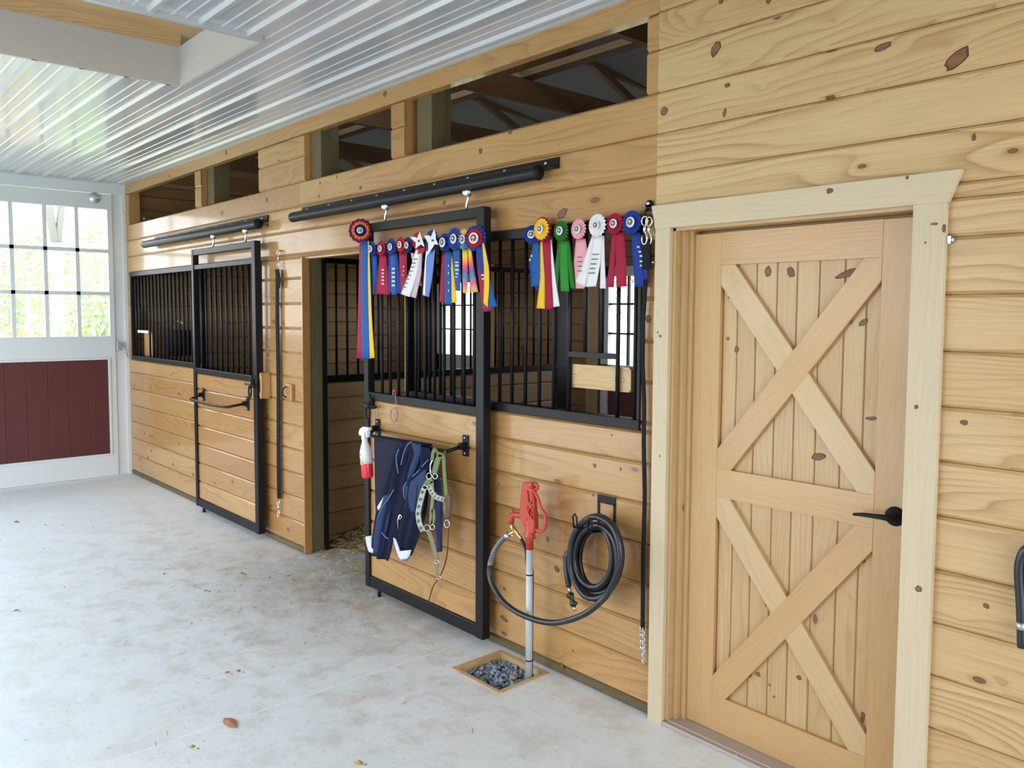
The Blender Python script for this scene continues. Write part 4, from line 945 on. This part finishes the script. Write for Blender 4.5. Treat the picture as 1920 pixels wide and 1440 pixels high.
# finish on the left side going down
th_end=-.62+2*PI*NL
coil=[c_ for c_ in coil]
endp=[(1063,1040,-.06),(1062,1060,-.065),(1064,1082,-.07),(1067,1100,-.07)]
allp=[W(a_,b_,c_) for (a_,b_),c_ in zip(hs_pts,ys)]+[W(a_,b_,c_) for a_,b_,c_ in coil[1::3]]
while allp and False: pass
allp+= [W(a_,b_,c_) for a_,b_,c_ in endp]
gh=thing('garden_hose',W(1118,1130,-.1),'black garden hose coiled on the wall hook and looping over to the hydrant splitter','hose')
m=MB(); m.tube(smooth_path(allp,4),.0138,10); m.build('hose',RUBBER,gh)
sprp=smooth_path([W(a_,b_,c_) for (a_,b_),c_ in zip(hs_pts[:4],ys[:4])],12)
m=MB(); hel=[]
nT=26; nn=nT*10
for i in range(nn):
    t=i/(nn-1)*(len(sprp)-1.001); k_=int(t); p_=sprp[k_].lerp(sprp[k_+1],t-k_); T_=(sprp[k_+1]-sprp[k_]).normalized(); A_=Vector((0,1,0)); B_=T_.cross(A_).normalized(); a_=2*PI*i/10
    hel.append(p_+(A_*math.cos(a_)+B_*math.sin(a_))*.0128)
m.tube(hel,.0017,5); m.lathe([(.0145,-.012),(.0145,.012)],sprp[1],(sprp[3]-sprp[1]),12); m.build('spring_guard',ZINC,gh)
e0=W(1067,1100,-.07); 
m=MB(); m.tube([e0,W(1069,1113,-.07)],[.009,.008],10); m.tube([W(1076,1136,-.07),W(1078,1146,-.07)],[.009,.007],10); m.build('brass_fitting',BRASS,gh)
m=MB(); m.tube([W(1069,1112,-.07),W(1070,1117,-.07),W(1072,1124,-.07),W(1074,1130,-.07),W(1076,1137,-.07)],[.016,.016,.010,.015,.014],12); m.ball(W(1065,1118,-.07),.008); m.ball(W(1080,1131,-.07),.008); m.build('shutoff_valve',RUBBER,gh)
h2=thing('hydrant_hose',W(989,1268,-.11),'second black hose running straight down behind the hydrant pipe','hose')
m=MB(); P_=[W(977,1011,yS),W(983,1021,-.12),W(987,1036,-.108),W(989,1060,-.103)]
P_+= [Vector((hx-.012,-.098,z)) for z in (.5,.3,.15,.03,-.02)]
m.tube(smooth_path(P_,4),.0085,10); m.build('hose',RUBBER,h2)
# hook
hk=thing('hose_hanger',(-2.386,0,.85),'flat black steel hose hanger screwed to the planks','hanger')
a_=W(1122,927,0); b_=W(1155,933,0); zt_=(a_.z+b_.z)/2
m=MB(); m.box(a_.x,b_.x,-.006,0,zt_-.035,zt_); m.box(a_.x,a_.x+.010,-.006,0,zt_-.14,zt_-.03); m.box(b_.x-.010,b_.x,-.006,0,zt_-.14,zt_-.03); m.build('plate',BLACK,hk)
for x_ in (a_.x+.008,b_.x-.008):
    m=MB(); zc=W(1103,985,-.15).z-.02
    m.tube([Vector((x_,-.005,zt_-.13)),Vector((x_,-.10,zc-.01)),Vector((x_,-.165,zc)),Vector((x_,-.172,zc+.05)),Vector((x_+.012,-.172,zc+.062)),Vector((x_+.022,-.172,zc+.05)),Vector((x_+.022,-.165,zc)),Vector((x_+.015,-.10,zc-.01))],.0042,8); m.build('prong',BLACK,hk)
# gravel box
gb=thing('gravel_box',((hx0+hx1)/2,(hy0+hy1)/2,-.06),'square wooden drain frame set in the concrete at the hydrant foot','frame',kind='thing')
t_=.020
for q in ((hx0,hx1,hy0,hy0+t_,'x'),(hx0,hx1,hy1-t_,hy1,'x'),(hx0,hx0+t_,hy0+t_,hy1-t_,'y'),(hx1-t_,hx1,hy0+t_,hy1-t_,'y')):
    m=MB(); m.box(q[0],q[1],q[2],q[3],-.12,.004,q[4],tone=.1); m.build('side_board',PALE,gb)
m=MB(); m.box(hx0,hx1,hy0,hy1,-.13,-.07,tone=.2)
for _ in range(620):
    x_=rr.uniform(hx0+.028,hx1-.028); y_=rr.uniform(hy0+.028,hy1-.028)
    if (x_-hx)**2+(y_-YP)**2<.0009: continue
    s_=rr.uniform(.008,.016); c_=Vector((x_,y_,-.055+rr.uniform(0,.03)))
    vs=[Vector(v)*s_ for v in ((1,0,-.2),(.2,1,0),(-1,.2,.1),(-.1,-1,.1),(.1,.1,.8),(0,0,-.8))]
    R_=Matrix.Rotation(rr.uniform(0,6.28),3,Vector((rr.uniform(-1,1),rr.uniform(-1,1),rr.uniform(-1,1))).normalized())
    m.add([c_+R_@Vector((v.x*rr.uniform(.7,1.2),v.y*rr.uniform(.7,1.2),v.z)) for v in vs],[(0,1,4),(1,2,4),(2,3,4),(3,0,4),(1,0,5),(2,1,5),(3,2,5),(0,3,5)],tone=rr.random()**1.3)
o=m.build('gravel',STONE); tag(o,'blue grey crushed gravel filling the wooden drain frame','gravel',kind='stuff')
m=MB(); m.ball(W(962,1270,-.02,2),.018,sc=(1.2,.8,.5)); o=m.build('pebble',mat('tan_stone',(.45,.27,.16),.7)); tag(o,'single tan pebble lying on the blue gravel','stone')

# ------------------------------------------------------------------ tack room door
d=thing('door_4',(-1.54,.08,0),'pine cross-buck door with two X braced plank panels','door',kind='structure'); del d['category']
sx0,sx1,sz0,sz1=-1.992,-1.082,.022,2.037; yf,yb_=.070,.110
xl,xr=-1.866,-1.234; zA,zB,zC,zD=1.910,1.100,.985,.170
m=MB(); m.box(sx0,xl,yf,yb_,sz0,sz1,'z',tone=.4); m.build('stile',DOORW,d,bevel=.002)
m=MB(); m.box(xr,sx1,yf,yb_,sz0,sz1,'z',tone=.6); m.build('stile',DOORW,d,bevel=.002)
for z0,z1,tn in ((zA,sz1,.5),(zC,zB,.35),(sz0,zD,.5)):
    m=MB(); m.box(xl,xr,yf,yb_,z0,z1,'x',tone=tn); m.build('rail',DOORW,d)
for z0,z1 in ((zB,zA),(zD,zC)):
    m=MB(); xs_=[xl,-1.80,-1.718,-1.632,-1.551,-1.464,-1.369,-1.29,xr]
    for a_,b_ in zip(xs_[:-1],xs_[1:]):
        cc=.004; m.prism([(a_,yf+.024),(a_+cc,yf+.018),(b_-cc,yf+.018),(b_,yf+.024),(b_,yb_-.005),(a_,yb_-.005)],z0,z1,'z',grain='z')
    for kx,kz,ka,kb,kr in (((-1.671,1.878,.014,.020,0),(-1.577,1.873,.016,.022,.4),(-1.36,1.86,.045,.014,.25),(-1.345,1.70,.010,.026,-.5),(-1.30,1.69,.020,.010,.6),(-1.84,1.62,.008,.008,0),(-1.80,1.58,.010,.014,0),(-1.45,1.20,.03,.014,.2),(-1.26,1.36,.022,.007,.1),(-1.835,1.79,.010,.014,-.3)) if z0>.5 else ((-1.71,.30,.012,.012,0),(-1.67,.315,.012,.010,0),(-1.62,.29,.006,.006,0),(-1.60,.25,.005,.006,0),(-1.50,.36,.010,.010,0),(-1.275,.86,.012,.010,.3),(-1.64,.60,.010,.010,0),(-1.255,.30,.008,.02,0))):
        knot(m,0,0,ka,kb,kr,y=yf+.018,mk=1,mr=2,pl=Vector((kx,0,kz)))
    m.build('plank_panel',[PANELW,KNOT,KNOTRIM],d)
    # X brace : clip polygons to the panel
    def bar(ax_,az,bx,bz,wd,y0,y1,tn,nm,bmat):
        v=Vector((bx-ax_,bz-az)); n_=Vector((-v.y,v.x)).normalized()*wd/2
        poly=[Vector((ax_,az))-v*.2+n_,Vector((bx,bz))+v*.2+n_,Vector((bx,bz))+v*.2-n_,Vector((ax_,az))-v*.2-n_]
        for (i_,s_,lim) in ((0,1,xl),(0,-1,xr),(1,1,z0),(1,-1,z1)):
            out_=[]
            for k_ in range(len(poly)):
                p_,q_=poly[k_],poly[(k_+1)%len(poly)]; ip=s_*(p_[i_]-lim)>=0; iq=s_*(q_[i_]-lim)>=0
                if ip: out_.append(p_)
                if ip!=iq: t_2=(lim-p_[i_])/(q_[i_]-p_[i_]); out_.append(p_.lerp(q_,t_2))
            poly=out_
        mm=MB(); L_=v.length; e1=v.normalized(); 
        P2=[(p_.x,p_.y) for p_ in poly]; mm.prism(P2,y0,y1,tone=tn)
        # grain along the brace
        mm.uv=[[((mm.v[i].x*e1.x+mm.v[i].z*e1.y)+3.3+tn*7,(-mm.v[i].x*e1.y+mm.v[i].z*e1.x)+5.1) for i in f] for f in mm.f]
        mm.build(nm,bmat,d,bevel=.0015)
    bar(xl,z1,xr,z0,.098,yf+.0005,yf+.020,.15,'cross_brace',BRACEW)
    bar(xl,z0,xr,z1,.098,yf-.0005,yf+.020,.55,'cross_brace',DOORW)
m=MB(); q=W(1679,968,yf); m.lathe([(.033,0),(.033,.006),(.028,.012),(.012,.014),(.012,.05)],(q.x,yf,q.z),(0,-1,0),26)
m.tube([Vector((q.x,yf-.045,q.z)),Vector((q.x-.03,yf-.048,q.z)),Vector((q.x-.09,yf-.046,q.z-.004)),Vector((q.x-.125,yf-.040,q.z-.010))],[.011,.009,.007,.005],12); m.build('lever_handle',BLACKM,d)
# jamb, stop, casing, sill
m=MB()
jx0,jx1=-2.045,-1.028; jt=2.07
m.box(jx0-.02,jx0+.012,-.004,.12,0.02,jt,'z'); m.box(jx1-.012,jx1+.02,-.004,.12,.02,jt,'z'); m.box(jx0,jx1,-.004,.12,jt-.020,jt+.012,'x')
m.box(jx0+.012,jx0+.030,.030,.12,.02,jt-.02,'z'); m.box(jx0+.030,sx0,.058,.12,.02,jt-.02,'z'); m.box(sx1,jx1,.05,.12,.02,jt-.02,'z')
m.box(sx0,sx1,.112,.125,0,2.05)
o=m.build('trim_3',PANELW); struct(o,'pine door jamb around the cross-buck door')
m=MB()
m.box(-2.122,-2.048,-.024,0,0,2.062,'z',tone=.6); m.box(-1.100,-1.003,-.024,0,0,2.062,'z',tone=.2)
m.prism([(-2.122,2.062),(-.999,2.062),(-.962,2.157),(-2.142,2.157)],-.026,0,tone=.3)
for px,py,ka,kb in ((1322,410,.013,.012),(1556,358,.014,.010),(1233,623,.004,.005),(1238,630,.008,.006),(1237,855,.004,.006),(1718,763,.007,.007),(1722,1104,.011,.011),(1735,455,.004,.004),(1752,420,.012,.005),(1770,428,.006,.014),(1701,333,.006,.006)):
    knot(m,px,py,ka,kb,0,y=-.024 if py>400 or px<1240 else -.026,mk=1,mr=2)
o=m.build('trim_4',[TRIMW,KNOT,KNOTRIM],bevel=.002); struct(o,'cream pine casing with flared head board around the door')
m=MB(); m.box(-2.047,-1.03,-.022,.07,0.0,.016); m.box(-2.047,-1.03,.0,.07,.016,.020)
o=m.build('trim_5',mat('aluminium_sill',(.46,.40,.38),.45,.35),bevel=.003); struct(o,'grey metal threshold under the cross-buck door')
for px,py in ((1380,1416),):
    q=W(px,py,.016,2); m=MB(); m.lathe([(.006,0),(.006,.002),(.003,.003)],(q.x,min(q.y,-.005),.016),(0,0,1),10); o=m.build('sill_screw',CHROME); tag(o,'single bright screw in the metal door threshold','screw')
bt=thing('door_bumper',W(1783,450,0),'tiny grey bumper tab beside the door casing','bumper')
q=W(1783,450,0); m=MB(); m.box(q.x-.012,q.x+.004,-.012,0,q.z-.012,q.z+.012); m.lathe([(.010,0),(.006,.006)],(q.x+.006,-.006,q.z),(1,0,0),10); m.build('tab',ZINC,bt)
# black strap at the picture edge, hanging on the pale wall
rs=thing('hanging_rubber_strap',W(1915,1050,-.03),'thick black strap with a pale metal band hanging on the pale plank wall','strap')
m=MB(); pts=[(1934,1028),(1921,1034),(1913,1052),(1911,1075),(1913,1110),(1915,1150),(1917,1214)]
P_=[W(a_,b_,-.032) for a_,b_ in pts]; m.tube(smooth_path([P_[0]+Vector((.02,0,-.01))]+P_,4),.014,12)
m.tube([W(1934,1028,-.032),W(1944,1060,-.032),W(1946,1120,-.032)],.012,12); m.build('strap',RUBBER,rs)
q=W(1916,1173,-.032); m=MB(); m.lathe([(.0155,-.010),(.0155,.010)],q,(0,0,1),16); m.build('metal_band',ZINC,rs)
m=MB(); q=W(1936,1026,0); m.tube([Vector((q.x,.0,q.z)),Vector((q.x,-.05,q.z)),Vector((q.x,-.06,q.z+.02))],.006,8); m.build('hook',BLACK,rs)

# ------------------------------------------------------------------ outside : meadow, trees
m=MB(); m.box(-60,40,-60,60,-.35,-.16); o=m.build('ground_outside',GRASS); struct(o,'meadow outside the barn')
m=MB(); m.box(-9.3,XE+6,YL-7,YL-.02,-.30,-.02); m.box(XE,XE+7,YL,6,-.30,-.02); o=m.build('gravel_yard',CONC); struct(o,'pale gravel yard outside the open barn doors')
def tree(name,label,x,y,hh,r,leafm_,nleaf,fork=False,seed=1,crown=(2.0,1.6,1.8),cz=3.5,lean=0):
    q=random.Random(seed); t=thing(name,(x,y,-.16),label,'tree','trees outside the barn',kind='thing')
    m=MB(); m.tube([(x,y,-.3),(x+.02,y+lean*.3,hh*.35)]+([(x,y+lean,hh)] if not fork else []),[r*1.3,r]+([r*.5] if not fork else []),10)
    if fork:
        m.tube([(x+.02,y+lean*.3,hh*.33),(x,y-.28,hh*.6),(x,y-.42,hh)],[r*.8,r*.6,r*.3],8); m.tube([(x+.02,y+lean*.3,hh*.33),(x,y+.22,hh*.55),(x,y+.50,hh*.95)],[r*.7,r*.45,r*.2],8)
    m.build('trunk',BARK,t)
    m=MB()
    for _ in range(nleaf):
        a_=q.uniform(0,2*PI); u_=q.uniform(-1,1); rad=q.random()**.4
        c_=Vector((x+crown[0]*rad*math.cos(a_)*math.sqrt(1-u_*u_),y+crown[1]*rad*math.sin(a_)*math.sqrt(1-u_*u_),cz+crown[2]*u_*rad))
        if c_.z<0: continue
        s_=q.uniform(.03,.08); e1=Vector((q.uniform(-1,1),q.uniform(-1,1),q.uniform(-1,1))).normalized()*s_; e2=e1.orthogonal().normalized()*s_*.6
        m.add([c_-e1,c_+e2,c_+e1,c_-e2],[(0,1,2,3)],tone=q.random())
    m.build('leaves',leafm_,t)
tree('forked_tree','tall forked tree seen through the barn door window',-14.5,.55,8,.085,LEAFG,700,True,1,(1.0,1.4,1.0),4.4)
tree('young_tree','slim leaning tree seen through the barn door window',-17.5,1.95,7,.07,LEAFG,1100,False,2,(1.6,1.5,1.3),2.6,-1.2)
tree('bushy_tree','bushy green tree behind the forked tree',-21.5,1.2,4,.12,LEAFG,5200,False,3,(1.6,2.6,1.7),1.9)
tree('autumn_tree','reddish autumn bush low behind the barn door window',-18.4,.9,2.2,.08,LEAFO,2400,False,4,(.9,1.7,.8),.7)
tree('yellow_tree','yellow green bush at the edge of the barn door window',-16,1.6,2.6,.06,LEAFG,1800,False,5,(.7,.9,.9),1.2)
tree('wood_edge_tree','grey barked tree outside the rear stall windows',-9.2,9.5,7,.16,LEAFG,2500,False,6,(2.4,2.0,2.0),4.0)
tree('wood_edge_tree','second tree outside the rear stall windows, farther from the barn',-12.6,12.5,7,.18,LEAFO,2500,True,7,(2.6,2.2,2.0),3.6)

# ------------------------------------------------------------------ light
wd=bpy.data.worlds.new('sky'); S.world=wd; wd.use_nodes=True; nt=wd.node_tree
bg=nt.nodes['Background']; tc=N(nt,'ShaderNodeTexCoord'); sp=N(nt,'ShaderNodeSeparateXYZ'); L(nt,tc,'Generated',sp,0)
nt.links.new(mix(nt,rng(nt,sp.outputs[2],0,.6,0,1),(.95,.975,1.0),(.72,.86,1.0)),bg.inputs['Color']); bg.inputs['Strength'].default_value=6.5
def portal(loc,rot,sx,sy):
    l=bpy.data.lights.new('sky_portal','AREA'); l.shape='RECTANGLE'; l.size=sx; l.size_y=sy; l.cycles.is_portal=True
    o=bpy.data.objects.new('sky_portal',l); C.objects.link(o); o.location=loc; o.rotation_euler=rot
portal((XE-.0,YL/2,1.53),(0,PI/2,0),3.06,3.95)
portal((-6.95,YL-.02,1.3),(PI/2,0,0),3.5,2.6)
portal((-3.25,YL-.02,1.3),(PI/2,0,0),2.5,2.6)
portal((XF-.05,-1.33,2.115),(0,-PI/2,0),1.3,2.3)
portal(((D2[0]+D2[1])/2,YB+.06,1.65),(-PI/2,0,0),1.2,.9)
portal(((D3[0]+D3[1])/2,YB+.06,1.65),(-PI/2,0,0),1.0,.9)
S.view_settings.view_transform='Standard'; S.view_settings.look='None'; S.view_settings.gamma=1; S.view_settings.use_curve_mapping=False
S.view_settings.exposure=-0.2
S.render.engine='CYCLES'
cy=S.cycles; cy.use_denoising=True; cy.max_bounces=8; cy.diffuse_bounces=5; cy.glossy_bounces=4; cy.transparent_max_bounces=12; cy.sample_clamp_indirect=8; cy.caustics_reflective=False; cy.caustics_refractive=False
